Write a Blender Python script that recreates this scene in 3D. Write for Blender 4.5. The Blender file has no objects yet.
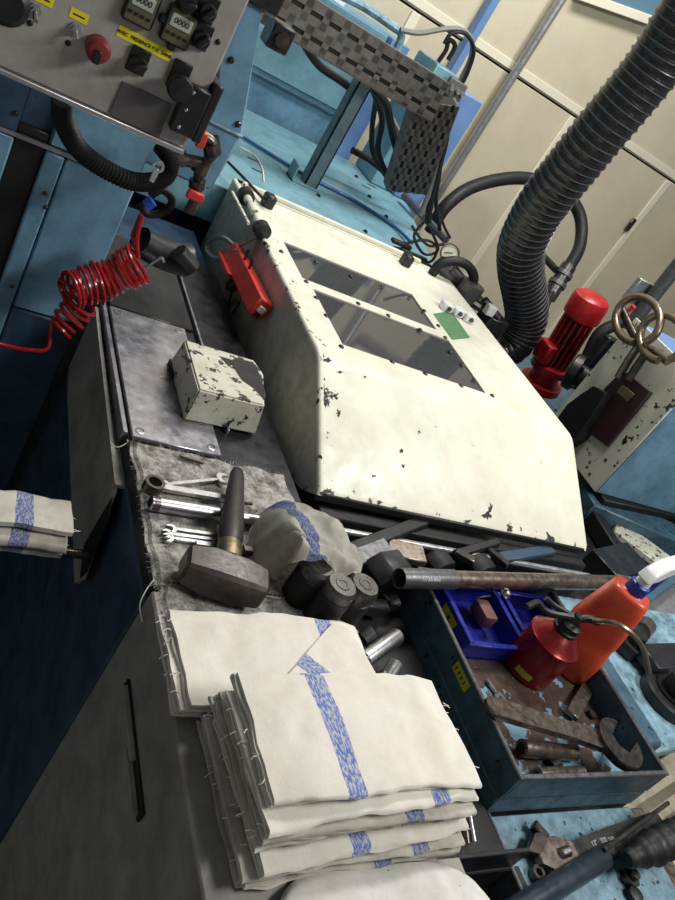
import bpy, bmesh, math, random
from mathutils import Vector as V, Matrix, noise
import numpy as np
R = math.radians; PI = math.pi
S = bpy.context.scene
random.seed(7)

# ------------------------------------------------------------------ camera, world, lights, exposure
CAM = V((0, 0, 1.65)); FPX = 781.1
YAW, PITCH, ROLL = R(37.89), R(28.35), R(-34.36)
_f0 = V((math.sin(YAW), math.cos(YAW), 0)); _r0 = V((math.cos(YAW), -math.sin(YAW), 0)); _u0 = V((0, 0, 1))
FW = _f0 * math.cos(PITCH) - _u0 * math.sin(PITCH); _u1 = _f0 * math.sin(PITCH) + _u0 * math.cos(PITCH)
RT = _r0 * math.cos(ROLL) - _u1 * math.sin(ROLL); UP = _r0 * math.sin(ROLL) + _u1 * math.cos(ROLL)
cd = bpy.data.cameras.new('camera'); cam = bpy.data.objects.new('camera', cd); S.collection.objects.link(cam)
cam.matrix_world = Matrix(((RT.x, UP.x, -FW.x, 0), (RT.y, UP.y, -FW.y, 0), (RT.z, UP.z, -FW.z, 1.65), (0, 0, 0, 1)))
cd.sensor_fit = 'VERTICAL'; cd.sensor_height = 24; cd.lens = FPX / 900 * 24; cd.clip_start = .02
S.camera = cam

w = bpy.data.worlds.new('workshop_ambient'); S.world = w; w.use_nodes = True
w.node_tree.nodes['Background'].inputs[0].default_value = (.93, .97, 1, 1)
w.node_tree.nodes['Background'].inputs[1].default_value = .13

def area(name, loc, target, sx, sy, power, col=(1, .98, .94)):
    l = bpy.data.lights.new(name, 'AREA'); l.shape = 'RECTANGLE'; l.size = sx; l.size_y = sy; l.energy = power; l.color = col
    o = bpy.data.objects.new(name, l); S.collection.objects.link(o); o.location = loc
    o.rotation_euler = (V(target) - V(loc)).to_track_quat('-Z', 'Y').to_euler(); return o
area('ceiling_tube_front', (1.95, -.05, 2.9), (.95, .9, 1), 1.2, .3, 37)
area('rear_fill_light', (1.5, 1.9, 3.1), (1.4, 2.2, 1), 1.6, .4, 46)  # added fill lamp that brightens the deck and back wall
S.view_settings.view_transform = 'Standard'; S.view_settings.look = 'None'; S.view_settings.gamma = 1
S.view_settings.use_curve_mapping = False; S.view_settings.exposure = .3

# ------------------------------------------------------------------ helpers
def at(px, py, x=None, y=None, z=None):
    """the world point seen at photo pixel (px, py) on the plane x=, y= or z="""
    d = FW + RT * ((px - 337.5) / FPX) - UP * ((py - 450) / FPX)
    k = (x - CAM.x) / d.x if x is not None else (y - CAM.y) / d.y if y is not None else (z - CAM.z) / d.z
    return CAM + d * k

def put(o):
    S.collection.objects.link(o); return o
def tag(o, label=None, cat=None, group=None, kind=None):
    if label: o['label'] = label
    if cat: o['category'] = cat
    if group: o['group'] = group
    if kind: o['kind'] = kind
    return o
def thing(name, loc, label, cat, rz=0, group=None, mat4=None):
    o = put(bpy.data.objects.new(name, None)); o.empty_display_size = .05
    if mat4 is not None: o.matrix_basis = mat4
    else: o.location = loc; o.rotation_euler = (0, 0, rz)
    return tag(o, label, cat, group)
def root_mat(o):
    m = Matrix()
    while o is not None:
        m = o.matrix_basis @ m; o = o.parent
    return m
def obj(name, bm, mat, parent=None, label=None, kind=None, local=False, smooth=True, ang=38):
    """one mesh object; shapes are authored in world space unless local"""
    bmesh.ops.recalc_face_normals(bm, faces=bm.faces)
    if parent is not None and not local: bm.transform(root_mat(parent).inverted())
    me = bpy.data.meshes.new(name); bm.to_mesh(me); bm.free()
    if smooth:
        me.polygons.foreach_set('use_smooth', [True] * len(me.polygons)); me.set_sharp_from_angle(angle=R(ang))
    for m in (mat if isinstance(mat, (list, tuple)) else [mat]): me.materials.append(m)
    o = put(bpy.data.objects.new(name, me)); o.parent = parent
    if label: o['label'] = label
    if kind: o['kind'] = kind
    return o
def solo(name, bm, mat, label=None, cat=None, group=None, kind=None, **k):
    xs = [v.co for v in bm.verts]
    c = V((sum(p.x for p in xs) / len(xs), sum(p.y for p in xs) / len(xs), min(p.z for p in xs)))
    bm.transform(Matrix.Translation(-c)); o = obj(name, bm, mat, **k); o.location = c
    return tag(o, label, cat, group, kind)
def dup(root, loc=None, rot=None, label=None, mat4=None):
    c = root.copy(); put(c)
    if mat4 is not None: c.matrix_basis = mat4
    if loc is not None: c.location = loc
    if rot is not None: c.rotation_euler = rot
    if label: c['label'] = label
    for a in list(root.children):
        b = a.copy(); put(b); b.parent = c
        for d in list(a.children):
            e = d.copy(); put(e); e.parent = b
    return c
def NB(): return bmesh.new()
def frame(a, b, up=(0, 0, 1)):
    """matrix with origin a, local Z along a->b, local X as near to `up` x z as can be"""
    z = (V(b) - V(a)).normalized(); u = V(up)
    if abs(z.dot(u)) > .98: u = V((0, 1, 0))
    x = u.cross(z).normalized(); y = z.cross(x)
    return Matrix(((x.x, y.x, z.x, a[0]), (x.y, y.y, z.y, a[1]), (x.z, y.z, z.z, a[2]), (0, 0, 0, 1)))
def flat(a, b, up=(0, 0, 1)):
    """matrix with origin a, local X along a->b, local Z as near to `up` as can be"""
    x = (V(b) - V(a)).normalized(); y = V(up).cross(x).normalized(); z = x.cross(y)
    return Matrix(((x.x, y.x, z.x, a[0]), (x.y, y.y, z.y, a[1]), (x.z, y.z, z.z, a[2]), (0, 0, 0, 1)))
def add(bm, verts, faces, M=None):
    vs = [bm.verts.new((M @ V(p)) if M is not None else V(p)) for p in verts]
    for f in faces:
        try: bm.faces.new([vs[i] for i in f])
        except ValueError: pass
    return bm
def box(bm, lo, hi, M=None, bev=0, seg=1):
    t = bmesh.new()
    p = [(x, y, z) for x in (lo[0], hi[0]) for y in (lo[1], hi[1]) for z in (lo[2], hi[2])]
    add(t, p, [(0, 1, 3, 2), (4, 6, 7, 5), (0, 4, 5, 1), (2, 3, 7, 6), (0, 2, 6, 4), (1, 5, 7, 3)])
    if bev: bmesh.ops.bevel(t, geom=t.edges[:], offset=bev, segments=seg, affect='EDGES', profile=.5)
    return merge(bm, t, M)
def merge(bm, t, M=None):
    t.verts.index_update()
    add(bm, [v.co.copy() for v in t.verts], [[v.index for v in f.verts] for f in t.faces], M); t.free(); return bm
def prism(bm, poly, h, M=None, bev=0, z0=0, holes=None):
    """poly (x, y) extruded from z0 to z0 + h"""
    t = bmesh.new(); n = len(poly)
    add(t, [(x, y, z0) for x, y in poly] + [(x, y, z0 + h) for x, y in poly],
        [list(range(n - 1, -1, -1)), list(range(n, 2 * n))] + [(i, (i + 1) % n, n + (i + 1) % n, n + i) for i in range(n)])
    if bev: bmesh.ops.bevel(t, geom=[e for e in t.edges], offset=bev, segments=1, affect='EDGES')
    return merge(bm, t, M)
def lathe(bm, prof, M=None, n=24, cap=True):
    """(radius, z) profile turned about local Z"""
    vs, fs = [], []
    for r, z in prof:
        for i in range(n):
            a = 2 * PI * i / n; vs.append((r * math.cos(a), r * math.sin(a), z))
    for k in range(len(prof) - 1):
        for i in range(n):
            j = (i + 1) % n; fs.append((k * n + i, k * n + j, (k + 1) * n + j, (k + 1) * n + i))
    if cap:
        if prof[0][0] > 1e-5: fs.append(list(range(n - 1, -1, -1)))
        if prof[-1][0] > 1e-5: fs.append([(len(prof) - 1) * n + i for i in range(n)])
    return add(bm, vs, fs, M)
def cyl(bm, a, b, r, r2=None, n=16): 
    L = (V(b) - V(a)).length; return lathe(bm, [(r, 0), (r if r2 is None else r2, L)], frame(a, b), n)
def spline(pts, n=8, closed=False):
    P = [V(p) for p in pts]; out = []; N = len(P)
    for i in range(N if closed else N - 1):
        p1, p2 = P[i], P[(i + 1) % N]
        p0 = P[i - 1] if (closed or i > 0) else p1 * 2 - p2
        p3 = P[(i + 2) % N] if (closed or i < N - 2) else p2 * 2 - p1
        for k in range(n):
            t = k / n
            out.append(.5 * ((2 * p1) + (p2 - p0) * t + (2 * p0 - 5 * p1 + 4 * p2 - p3) * t * t + (3 * p1 - p0 - 3 * p2 + p3) * t ** 3))
    if not closed: out.append(P[-1])
    return out
def tube(bm, pts, r, n=8, closed=False, cap=True):
    """swept circle; r a number or f(i, t)"""
    N = len(pts); pts = [V(p) for p in pts]; vs, fs = [], []; prev = None
    for i, p in enumerate(pts):
        a = pts[i - 1] if (closed or i > 0) else p; b = pts[(i + 1) % N] if (closed or i < N - 1) else p
        t = (b - a).normalized()
        if prev is None:
            prev = t.orthogonal().normalized()
        prev = (prev - t * prev.dot(t)).normalized(); q = t.cross(prev)
        rr = r(i, i / max(1, N - 1)) if callable(r) else r
        for k in range(n):
            an = 2 * PI * k / n; vs.append(p + (prev * math.cos(an) + q * math.sin(an)) * rr)
    for i in range(N if closed else N - 1):
        j = (i + 1) % N
        for k in range(n):
            m = (k + 1) % n; fs.append((i * n + k, i * n + m, j * n + m, j * n + k))
    if cap and not closed: fs += [list(range(n - 1, -1, -1)), [(N - 1) * n + k for k in range(n)]]
    return add(bm, vs, fs)
def sheet(bm, f, nu, nv, t):
    """f(u, v) -> point; a cloth of thickness t"""
    top = [[V(f(i / nu, j / nv)) for j in range(nv + 1)] for i in range(nu + 1)]
    vs, idx = [], {}
    nr = {}
    for i in range(nu + 1):
        for j in range(nv + 1):
            du = top[min(i + 1, nu)][j] - top[max(i - 1, 0)][j]; dv = top[i][min(j + 1, nv)] - top[i][max(j - 1, 0)]
            nn = du.cross(dv); nr[i, j] = nn.normalized() if nn.length > 1e-9 else V((0, 0, 1))
    for s in (0, 1):
        for i in range(nu + 1):
            for j in range(nv + 1):
                idx[s, i, j] = len(vs); vs.append(top[i][j] - nr[i, j] * (t * s))
    fs = []
    for i in range(nu):
        for j in range(nv):
            fs.append((idx[0, i, j], idx[0, i + 1, j], idx[0, i + 1, j + 1], idx[0, i, j + 1]))
            fs.append((idx[1, i, j], idx[1, i, j + 1], idx[1, i + 1, j + 1], idx[1, i + 1, j]))
    for i in range(nu):
        for j in (0, nv): fs.append((idx[0, i, j], idx[0, i + 1, j], idx[1, i + 1, j], idx[1, i, j]))
    for j in range(nv):
        for i in (0, nu): fs.append((idx[0, i, j], idx[0, i, j + 1], idx[1, i, j + 1], idx[1, i, j]))
    return add(bm, vs, fs)
def nz(x, y=0, z=0): return noise.noise((x, y, z))
def text(name, body, size, M, mat, parent, depth=.0004):
    c = bpy.data.curves.new(name, 'FONT'); c.body = body; c.size = size; c.extrude = depth; c.align_x = 'CENTER'; c.align_y = 'CENTER'
    t = put(bpy.data.objects.new('t', c)); bpy.context.view_layer.update()
    me = bpy.data.meshes.new_from_object(t.evaluated_get(bpy.context.evaluated_depsgraph_get()))
    bpy.data.objects.remove(t); bm = bmesh.new(); bm.from_mesh(me); bm.transform(M)
    return obj(name, bm, mat, parent, smooth=False)

# ------------------------------------------------------------------ materials
def srgb(c):
    return tuple(((v / 255) / 12.92 if v / 255 <= .04045 else ((v / 255 + .055) / 1.055) ** 2.4) for v in c) + (1,)
def mat(name, base, rough=.5, metal=0, var=.12, scale=7, dirt=None, dirt_amt=.5, dirt_s=3, chip=None, chip_t=.66, chip_s=16,
        edge=None, bump=0, bs=80, stretch=None, spec=.5, rvar=.12):
    scale *= 3; dirt_s *= 3.2; chip_s *= 1.7
    m = bpy.data.materials.new(name); m.use_nodes = True; nt = m.node_tree; N = nt.nodes; L = nt.links
    p = N['Principled BSDF']; p.inputs['Metallic'].default_value = metal; p.inputs['Specular IOR Level'].default_value = spec
    tc = N.new('ShaderNodeTexCoord'); co = tc.outputs['Object']
    if stretch:
        mp = N.new('ShaderNodeMapping'); mp.inputs['Scale'].default_value = stretch; L.new(co, mp.inputs[0]); co2 = mp.outputs[0]
    else: co2 = co
    def nse(s, d=4, c=None, r=.55):
        n = N.new('ShaderNodeTexNoise'); n.inputs['Scale'].default_value = s; n.inputs['Detail'].default_value = d
        n.inputs['Roughness'].default_value = r; L.new(c or co, n.inputs['Vector']); return n.outputs['Fac']
    def ramp(f, a, b):
        n = N.new('ShaderNodeMapRange'); n.inputs['From Min'].default_value = a; n.inputs['From Max'].default_value = b; L.new(f, n.inputs[0]); return n.outputs[0]
    def mix(f, a, b):
        n = N.new('ShaderNodeMix'); n.data_type = 'RGBA'; L.new(f, n.inputs[0])
        for s, v in ((6, a), (7, b)):
            if isinstance(v, tuple): n.inputs[s].default_value = v
            else: L.new(v, n.inputs[s])
        return n.outputs[2]
    b = srgb(base) if max(base) > 1 else tuple(base) + (1,)
    lo = tuple(v * (1 - var) for v in b[:3]) + (1,); hi = tuple(min(1, v * (1 + var)) for v in b[:3]) + (1,)
    f = ramp(nse(scale, 5, co2), .3, .7); col = mix(f, lo, hi)
    if dirt:
        g = N.new('ShaderNodeMath'); g.operation = 'MULTIPLY'; g.inputs[1].default_value = dirt_amt
        L.new(ramp(nse(dirt_s, 9, None, .72), .40, .66), g.inputs[0]); col = mix(g.outputs[0], col, srgb(dirt))
    rg = N.new('ShaderNodeMapRange'); L.new(nse(scale * 2.3, 5, co2), rg.inputs[0])
    rg.inputs['From Min'].default_value = .3; rg.inputs['From Max'].default_value = .7
    rg.inputs['To Min'].default_value = max(.03, rough - rvar); rg.inputs['To Max'].default_value = min(1, rough + rvar)
    rout = rg.outputs[0]; hgt = None
    if chip:
        cf = nse(chip_s, 6, None, .62)
        if edge:   # (axis, where it is worn most, where it ends, strength): wear along an edge of the sheet
            sx = N.new('ShaderNodeSeparateXYZ'); L.new(co, sx.inputs[0])
            for ed in (edge if isinstance(edge[0], tuple) else (edge,)):
                e = ramp(sx.outputs[ed[0]], ed[2], ed[1]); mm = N.new('ShaderNodeMath'); mm.operation = 'MULTIPLY_ADD'
                L.new(e, mm.inputs[0]); mm.inputs[1].default_value = ed[3]; L.new(cf, mm.inputs[2]); cf = mm.outputs[0]
        cm = ramp(cf, chip_t, chip_t + .02); col = mix(cm, col, srgb(chip)); hgt = cm
    L.new(col, p.inputs['Base Color']); L.new(rout, p.inputs['Roughness'])
    if bump or hgt is not None:
        bp = N.new('ShaderNodeBump'); bp.inputs['Strength'].default_value = bump or .25; bp.inputs['Distance'].default_value = .002
        if bump: L.new(nse(bs, 3), bp.inputs['Height'])
        else:
            bp.invert = True; L.new(hgt, bp.inputs['Height'])
        L.new(bp.outputs[0], p.inputs['Normal'])
    return m

def cloth_mat(name, base, stripe, dirt, dirt_amt):
    """woven cotton; a blue stripe across local X at the object's own `stripe` value"""
    m = mat(name, base, .95, 0, .07, 9, dirt, dirt_amt, 5, spec=.1); nt = m.node_tree; N = nt.nodes; L = nt.links; p = N['Principled BSDF']
    old = p.inputs['Base Color'].links[0].from_socket
    tc = N.new('ShaderNodeTexCoord'); sx = N.new('ShaderNodeSeparateXYZ'); L.new(tc.outputs['Object'], sx.inputs[0])
    a = N.new('ShaderNodeAttribute'); a.attribute_type = 'OBJECT'; a.attribute_name = 'stripe'
    def math_(op, x, y):
        n = N.new('ShaderNodeMath'); n.operation = op
        for i, v in enumerate((x, y)):
            if isinstance(v, (int, float)): n.inputs[i].default_value = v
            else: L.new(v, n.inputs[i])
        return n.outputs[0]
    wob = N.new('ShaderNodeTexNoise'); wob.inputs['Scale'].default_value = 8; L.new(tc.outputs['Object'], wob.inputs['Vector'])
    xx = math_('ADD', sx.outputs[0], math_('MULTIPLY', math_('SUBTRACT', wob.outputs['Fac'], .5), .02))
    d = math_('ABSOLUTE', math_('SUBTRACT', xx, a.outputs['Fac']), 0)
    band = math_('LESS_THAN', d, .0125)
    wv = N.new('ShaderNodeTexNoise'); wv.inputs['Scale'].default_value = 520; wv.inputs['Detail'].default_value = 2
    mp = N.new('ShaderNodeMapping'); mp.inputs['Scale'].default_value = (1, .35, 1); mp.inputs['Rotation'].default_value = (0, 0, .7)
    L.new(tc.outputs['Object'], mp.inputs[0]); L.new(mp.outputs[0], wv.inputs['Vector'])
    r = N.new('ShaderNodeMapRange'); r.inputs['From Min'].default_value = .38; r.inputs['From Max'].default_value = .58; r.inputs['To Min'].default_value = .35; L.new(wv.outputs['Fac'], r.inputs[0])
    fac = math_('MULTIPLY', band, r.outputs[0])
    mx = N.new('ShaderNodeMix'); mx.data_type = 'RGBA'; L.new(fac, mx.inputs[0]); L.new(old, mx.inputs[6]); mx.inputs[7].default_value = srgb(stripe)
    L.new(mx.outputs[2], p.inputs['Base Color'])
    bn = N.new('ShaderNodeTexNoise'); bn.inputs['Scale'].default_value = 420; L.new(tc.outputs['Object'], bn.inputs['Vector'])
    bp = N.new('ShaderNodeBump'); bp.inputs['Strength'].default_value = .35; bp.inputs['Distance'].default_value = .001
    L.new(bn.outputs['Fac'], bp.inputs['Height']); L.new(bp.outputs[0], p.inputs['Normal'])
    return m

CREAM = mat('cream_wall_sheet', (206, 197, 172), .55, 0, .03, 2, (176, 166, 142), .35, 1.2)
CREAM2 = mat('cream_wall_batten', (226, 220, 198), .5, 0, .03, 3)
FLOORM = mat('worn_concrete', (150, 146, 130), .8, 0, .15, 6, (90, 86, 76), .6, 3)
BOARD = mat('pale_duckboard', (205, 196, 172), .75, 0, .12, 8, (120, 110, 95), .6, 5)
WHITE = mat('cream_white_guard_paint', (224, 223, 206), .42, 0, .03, 4, (178, 171, 148), .42, 2.6, chip=(36, 35, 34), chip_t=.69, chip_s=19, edge=((0, -.347, -.27, .11), (2, .108, .135, .12)))
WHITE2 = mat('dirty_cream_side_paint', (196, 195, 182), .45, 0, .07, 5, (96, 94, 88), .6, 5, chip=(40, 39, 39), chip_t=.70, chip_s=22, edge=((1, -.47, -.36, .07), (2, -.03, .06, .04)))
WHITEB = mat('chipped_white_box_paint', (205, 204, 186), .45, 0, .05, 6, (150, 146, 126), .6, 6, chip=(44, 42, 42), chip_t=.575, chip_s=30)
BLUE = mat('light_blue_machine_paint', (112, 154, 180), .42, 0, .09, 5, (52, 78, 92), .55, 3.5, chip=(30, 36, 40), chip_t=.72, chip_s=26)
TEAL = mat('oily_blue_deck_paint', (118, 160, 174), .38, 0, .10, 4, (78, 116, 124), .6, 3, chip=(40, 50, 54), chip_t=.73, chip_s=18)
VIOB = mat('violet_blue_cabinet_paint', (108, 142, 190), .42, 0, .05, 4, (80, 112, 150), .4, 3)
NAVY = mat('dirty_blue_bed_paint', (46, 72, 98), .5, 0, .15, 4, (20, 28, 36), .75, 4, chip=(16, 18, 20), chip_t=.70, chip_s=22)
TRAYB = mat('grimy_steel_blue_paint', (66, 98, 116), .42, 0, .15, 6, (24, 32, 38), .6, 9, chip=(20, 20, 22), chip_t=.64, chip_s=26)
LBLUE = mat('worn_pale_blue_paint', (134, 170, 188), .42, 0, .12, 9, (44, 54, 60), .75, 9, chip=(32, 32, 34), chip_t=.62, chip_s=30)
GREYP = mat('grey_panel_paint', (148, 145, 138), .55, 0, .08, 5, (64, 62, 60), .5, 4, chip=(26, 25, 25), chip_t=.72, chip_s=20)
STEEL = mat('scratched_steel_plate', (176, 175, 182), .36, .8, .14, 9, (84, 82, 86), .55, 7, rvar=.12)
DPLATE = mat('dark_oily_plate', (56, 56, 60), .38, .5, .2, 6, (22, 22, 24), .6, 5)
PANELM = mat('brushed_panel_metal', (186, 180, 172), .42, .2, .08, 3, (104, 98, 94), .55, 1.6)
CHROME = mat('chrome_tool_steel', (200, 200, 203), .33, 1, .06, 20, (96, 94, 92), .35, 30, rvar=.03)
TOOL = mat('oily_dark_tool_steel', (98, 92, 88), .36, .9, .2, 14, (40, 36, 34), .6, 16)
BRONZ = mat('brown_worn_steel', (142, 130, 119), .33, .85, .2, 14, (58, 50, 44), .6, 12)
IRON = mat('grey_steel_sleeve', (104, 104, 106), .45, .7, .12, 20, (56, 54, 54), .5, 20)
BLACK = mat('black_plastic', (24, 24, 26), .42, 0, .15, 12)
RUBBER = mat('black_rubber_hose', (26, 26, 28), .55, 0, .15, 20, spec=.35)
DUCTM = mat('glossy_black_duct_fabric', (30, 29, 30), .3, 0, .12, 30, bump=.6, bs=110, spec=.5)
DWIRE = mat('duct_wire_rib', (92, 90, 92), .35, .3, .1, 30)
DARK = mat('dark_grease', (20, 20, 21), .55, .1, .3, 8, (12, 12, 12), .5, 9)
WOODH = mat('dark_oiled_hammer_handle', (48, 44, 46), .4, 0, .2, 6, (26, 24, 24), .5, 8, stretch=(6, 6, 1))
HEAD = mat('hammer_head_steel', (98, 94, 92), .42, .8, .14, 22, (62, 58, 56), .5, 24, bump=.15, bs=120)
FACE = mat('turned_steel_face', (92, 90, 88), .34, .7, .1, 30, (50, 48, 46), .5, 30)
BRASS = mat('tarnished_ferrule', (150, 138, 112), .35, .9, .12, 10)
RED = mat('red_hose_plastic', (150, 22, 28), .22, 0, .1, 20)
REDB = mat('red_box_enamel', (208, 56, 44), .4, 0, .08, 14, (110, 26, 22), .4, 10)
REDC = mat('red_oil_can_enamel', (142, 30, 30), .26, .35, .12, 8, (62, 16, 18), .55, 12)
REDP = mat('red_motor_paint', (176, 28, 28), .35, 0, .12, 12, (70, 12, 14), .5, 9)
REDK = mat('faded_red_knob', (128, 40, 46), .4, 0, .12, 20)
ORANGE = mat('orange_bottle_plastic', (226, 84, 52), .38, 0, .05, 8, (150, 62, 44), .45, 14)
BBLUE = mat('deep_blue_plastic', (26, 34, 140), .35, 0, .1, 10, (12, 16, 70), .4, 9)
SBLUE = mat('blue_sprayer_plastic', (36, 72, 170), .4, 0, .05, 10)
SWHITE = mat('white_sprayer_plastic', (226, 226, 226), .4, 0, .03, 10)
YELL = mat('yellow_label_tape', (236, 220, 40), .5, 0, .05, 20)
YELD = mat('soiled_yellow_label', (196, 186, 52), .5, 0, .12, 40, (110, 104, 40), .5, 60)
INK = mat('black_ink', (30, 28, 20), .6, 0, 0)
WINK = mat('pale_print', (190, 192, 196), .6, 0, 0)
OLIVE = mat('olive_timer_face', (92, 88, 66), .45, 0, .08, 30)
LCD = mat('timer_display', (176, 184, 170), .3, 0, .05, 30)
SLATE = mat('dark_name_plate', (92, 90, 90), .5, .3, .08, 6)
GREEN = mat('green_sticker', (78, 128, 84), .55, 0, .12, 22, (130, 150, 120), .4, 18)
MAROON = mat('maroon_panel', (58, 30, 36), .45, 0, .12, 8)
COPPER = mat('bare_metal_conduit', (136, 122, 104), .35, .8, .1, 30)
GALV = mat('galvanised_pipe', (172, 172, 172), .35, .7, .06, 10)
POSTM = mat('grey_teal_post_paint', (104, 126, 134), .45, 0, .12, 8, (60, 66, 68), .6, 9)
TRUNK = mat('grimy_slotted_trunking', (104, 98, 93), .55, .2, .15, 12, (46, 42, 40), .5, 9)
HOSEB = mat('blue_air_tube', (34, 84, 130), .35, 0, .1, 12)
GREYC = mat('grey_cable', (120, 120, 116), .5, 0, .1, 14)
DIALM = mat('gauge_dial', (214, 212, 190), .4, 0, .03, 12)
BROWN = mat('brown_oily_tray_floor', (84, 68, 58), .38, .2, .2, 9, (44, 34, 28), .7, 14, chip=(120, 156, 176), chip_t=.612, chip_s=13, edge=(1, -.16, .08, .13))
FELT = mat('soiled_grey_felt', (172, 169, 162), .95, 0, .3, 60, (38, 36, 35), .85, 16, bump=.8, bs=320, spec=.1)
TOWEL = cloth_mat('white_cotton_towel', (220, 216, 207), (98, 118, 176), (190, 174, 140), .3)
TOWELD = cloth_mat('soiled_cotton_towel', (200, 195, 184), (84, 100, 150), (112, 104, 94), .5)
RAGM = cloth_mat('used_cotton_rag', (218, 214, 204), (88, 112, 172), (128, 122, 112), .5)
BAGM = mat('speckled_white_cloth', (214, 212, 206), .9, 0, .05, 10, (150, 146, 140), .4, 6, chip=(70, 70, 70), chip_t=.69, chip_s=60)
THREAD = mat('white_thread', (232, 228, 216), .9, 0, .02)
GLASS = bpy.data.materials.new('smoked_guard_pane'); GLASS.use_nodes = True
_p = GLASS.node_tree.nodes['Principled BSDF']; _p.inputs['Base Color'].default_value = (.055, .057, .06, 1); _p.inputs['Roughness'].default_value = .04
_p.inputs['Specular IOR Level'].default_value = .32
SKYG = mat('blue_grey_pane', (96, 128, 150), .2, 0, .05, 3)

def screw(bm, c, r=.006, h=.003, nrm=(0, 0, 1)):
    c = V(c); return lathe(bm, [(r, 0), (r * .9, h * .6), (r * .55, h), (0, h)], frame(c, c + V(nrm)), 10)
def struct(name, bm, m, parent=None, **k):
    if parent: return obj(name, bm, m, parent, **k)
    return solo(name, bm, m, kind='structure', **k)

#@@STRUCTURE
# ------------------------------------------------------------------ the room
b = NB(); box(b, (-2.5, -1.5, -.1), (6, 3.3, 0)); struct('floor', b, FLOORM)
YW = 3.1
b = NB(); box(b, (-2.5, YW + .02, 0), (6, YW + .12, 4)); wall = struct('wall_back', b, DARK)
XS = [-2.4, -.3, .62, 1.535, 2.455, 3.185, 4.1, 5.0, 5.9]
for i in range(len(XS) - 1):
    b = NB(); box(b, (XS[i] + .002, YW, .02), (XS[i + 1] - .002, YW + .02, 1.598), bev=.002); obj('wall_panel', b, CREAM, wall)
for x0, x1 in ((-2.4, -.6), (-.6, 1.1), (1.104, 3.6), (3.604, 5.9)):
    b = NB(); box(b, (x0, YW, 1.606), (x1, YW + .02, 3.9), bev=.002); obj('wall_panel', b, CREAM, wall)
b = NB(); box(b, (-2.4, YW - .008, 1.612), (5.9, YW, 1.646), bev=.002); struct('trim_1', b, CREAM2)
for i, x in enumerate(XS[2:7]):
    b = NB(); box(b, (x - .028, YW - .010, .02), (x + .012, YW, 1.596), bev=.002); struct('trim_%d' % (i + 2), b, CREAM2)
b = NB(); box(b, (3.13, YW - .02, 1.30), (3.16, YW - .010, 1.37), bev=.003); solo('door_latch', b, TOOL, 'small dark latch on the cream wall batten right of the big duct', 'latch')
# strip window at the top right
A, B_ = at(600, -3.5, y=YW - .03), at(690, 29, y=YW - .03)
M = flat(A, B_, (0, 0, 1)); wn = thing('window_1', A, None, None); wn['kind'] = 'structure'
b = NB(); box(b, (-.1, -.02, -.035), (.8, .02, 0), M, .003); obj('window_frame', b, CREAM2, wn)
b = NB(); box(b, (-.1, -.01, 0), (.8, .01, .35), M); obj('window_pane', b, SKYG, wn)
# conduits on the wall
def rod(name, pts, r, m, label, cat, n=10, **k):
    b = NB(); tube(b, pts, r, n); return solo(name, b, m, label, cat, **k)
b = NB(); cyl(b, (2.03, YW - .045, .6), (2.03, YW - .045, 2.6), .019)
solo('wall_conduit', b, GALV, 'straight grey metal conduit running up the cream wall', 'pipe')
xb = at(483, 20, y=YW - .04).x
b = NB(); box(b, (xb - .018, YW - .05, 1.35), (xb + .018, YW - .005, 2.6), bev=.004)
solo('wall_raceway', b, VIOB, 'narrow blue grey cable raceway on the cream wall above the cable loop', 'raceway')

#@@MACHINE
# ------------------------------------------------------------------ lathe bed
bed = thing('machine_bed', (.6, .9, 0), 'dark blue machine bed under the white guard, with steel plate and side hatch', 'machine')
b = NB(); box(b, (.371, .632, 0), (.665, 1.30, .925), bev=.004); obj('bed_front', b, NAVY, bed); b = NB(); box(b, (.371, 1.302, 0), (.665, 1.86, .925)); obj('bed_body', b, NAVY, bed); b = NB(); box(b, (.70, .885, 0), (1.39, 1.86, .785)); solo('guard_base', b, DARK, 'dark machine base hidden under the white guard', 'machine base')
b = NB(); box(b, (.3715, .635, .925), (.665, 1.62, .949), bev=.003); obj('bench_top', b, DPLATE, bed)
b = NB(); box(b, (.378, .918, .949), (.528, 1.29, .9565), bev=.0015); pl = obj('cover_plate', b, STEEL, bed, label='scratched bright steel plate')
for p in ((.392, .934), (.512, .934), (.392, 1.274), (.512, 1.274)):
    b = NB(); lathe(b, [(.008, 0), (.008, .001), (.0055, .0015), (.005, .0004), (0, .0004)], Matrix.Translation((p[0], p[1], .9565)), 14); obj('plate_screw', b, STEEL, pl)
b = NB(); box(b, (.380, 1.296, .949), (.548, 1.60, .9555), bev=.0015); obj('cover_plate', b, DPLATE, bed)
b = NB(); box(b, (.553, .99, .949), (.558, 1.6, .959), bev=.001); obj('plate_edge_strip', b, STEEL, bed)
b = NB(); box(b, (.366, .93, .93), (.374, 1.30, .953), bev=.001); obj('edge_trim', b, STEEL, bed)
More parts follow.
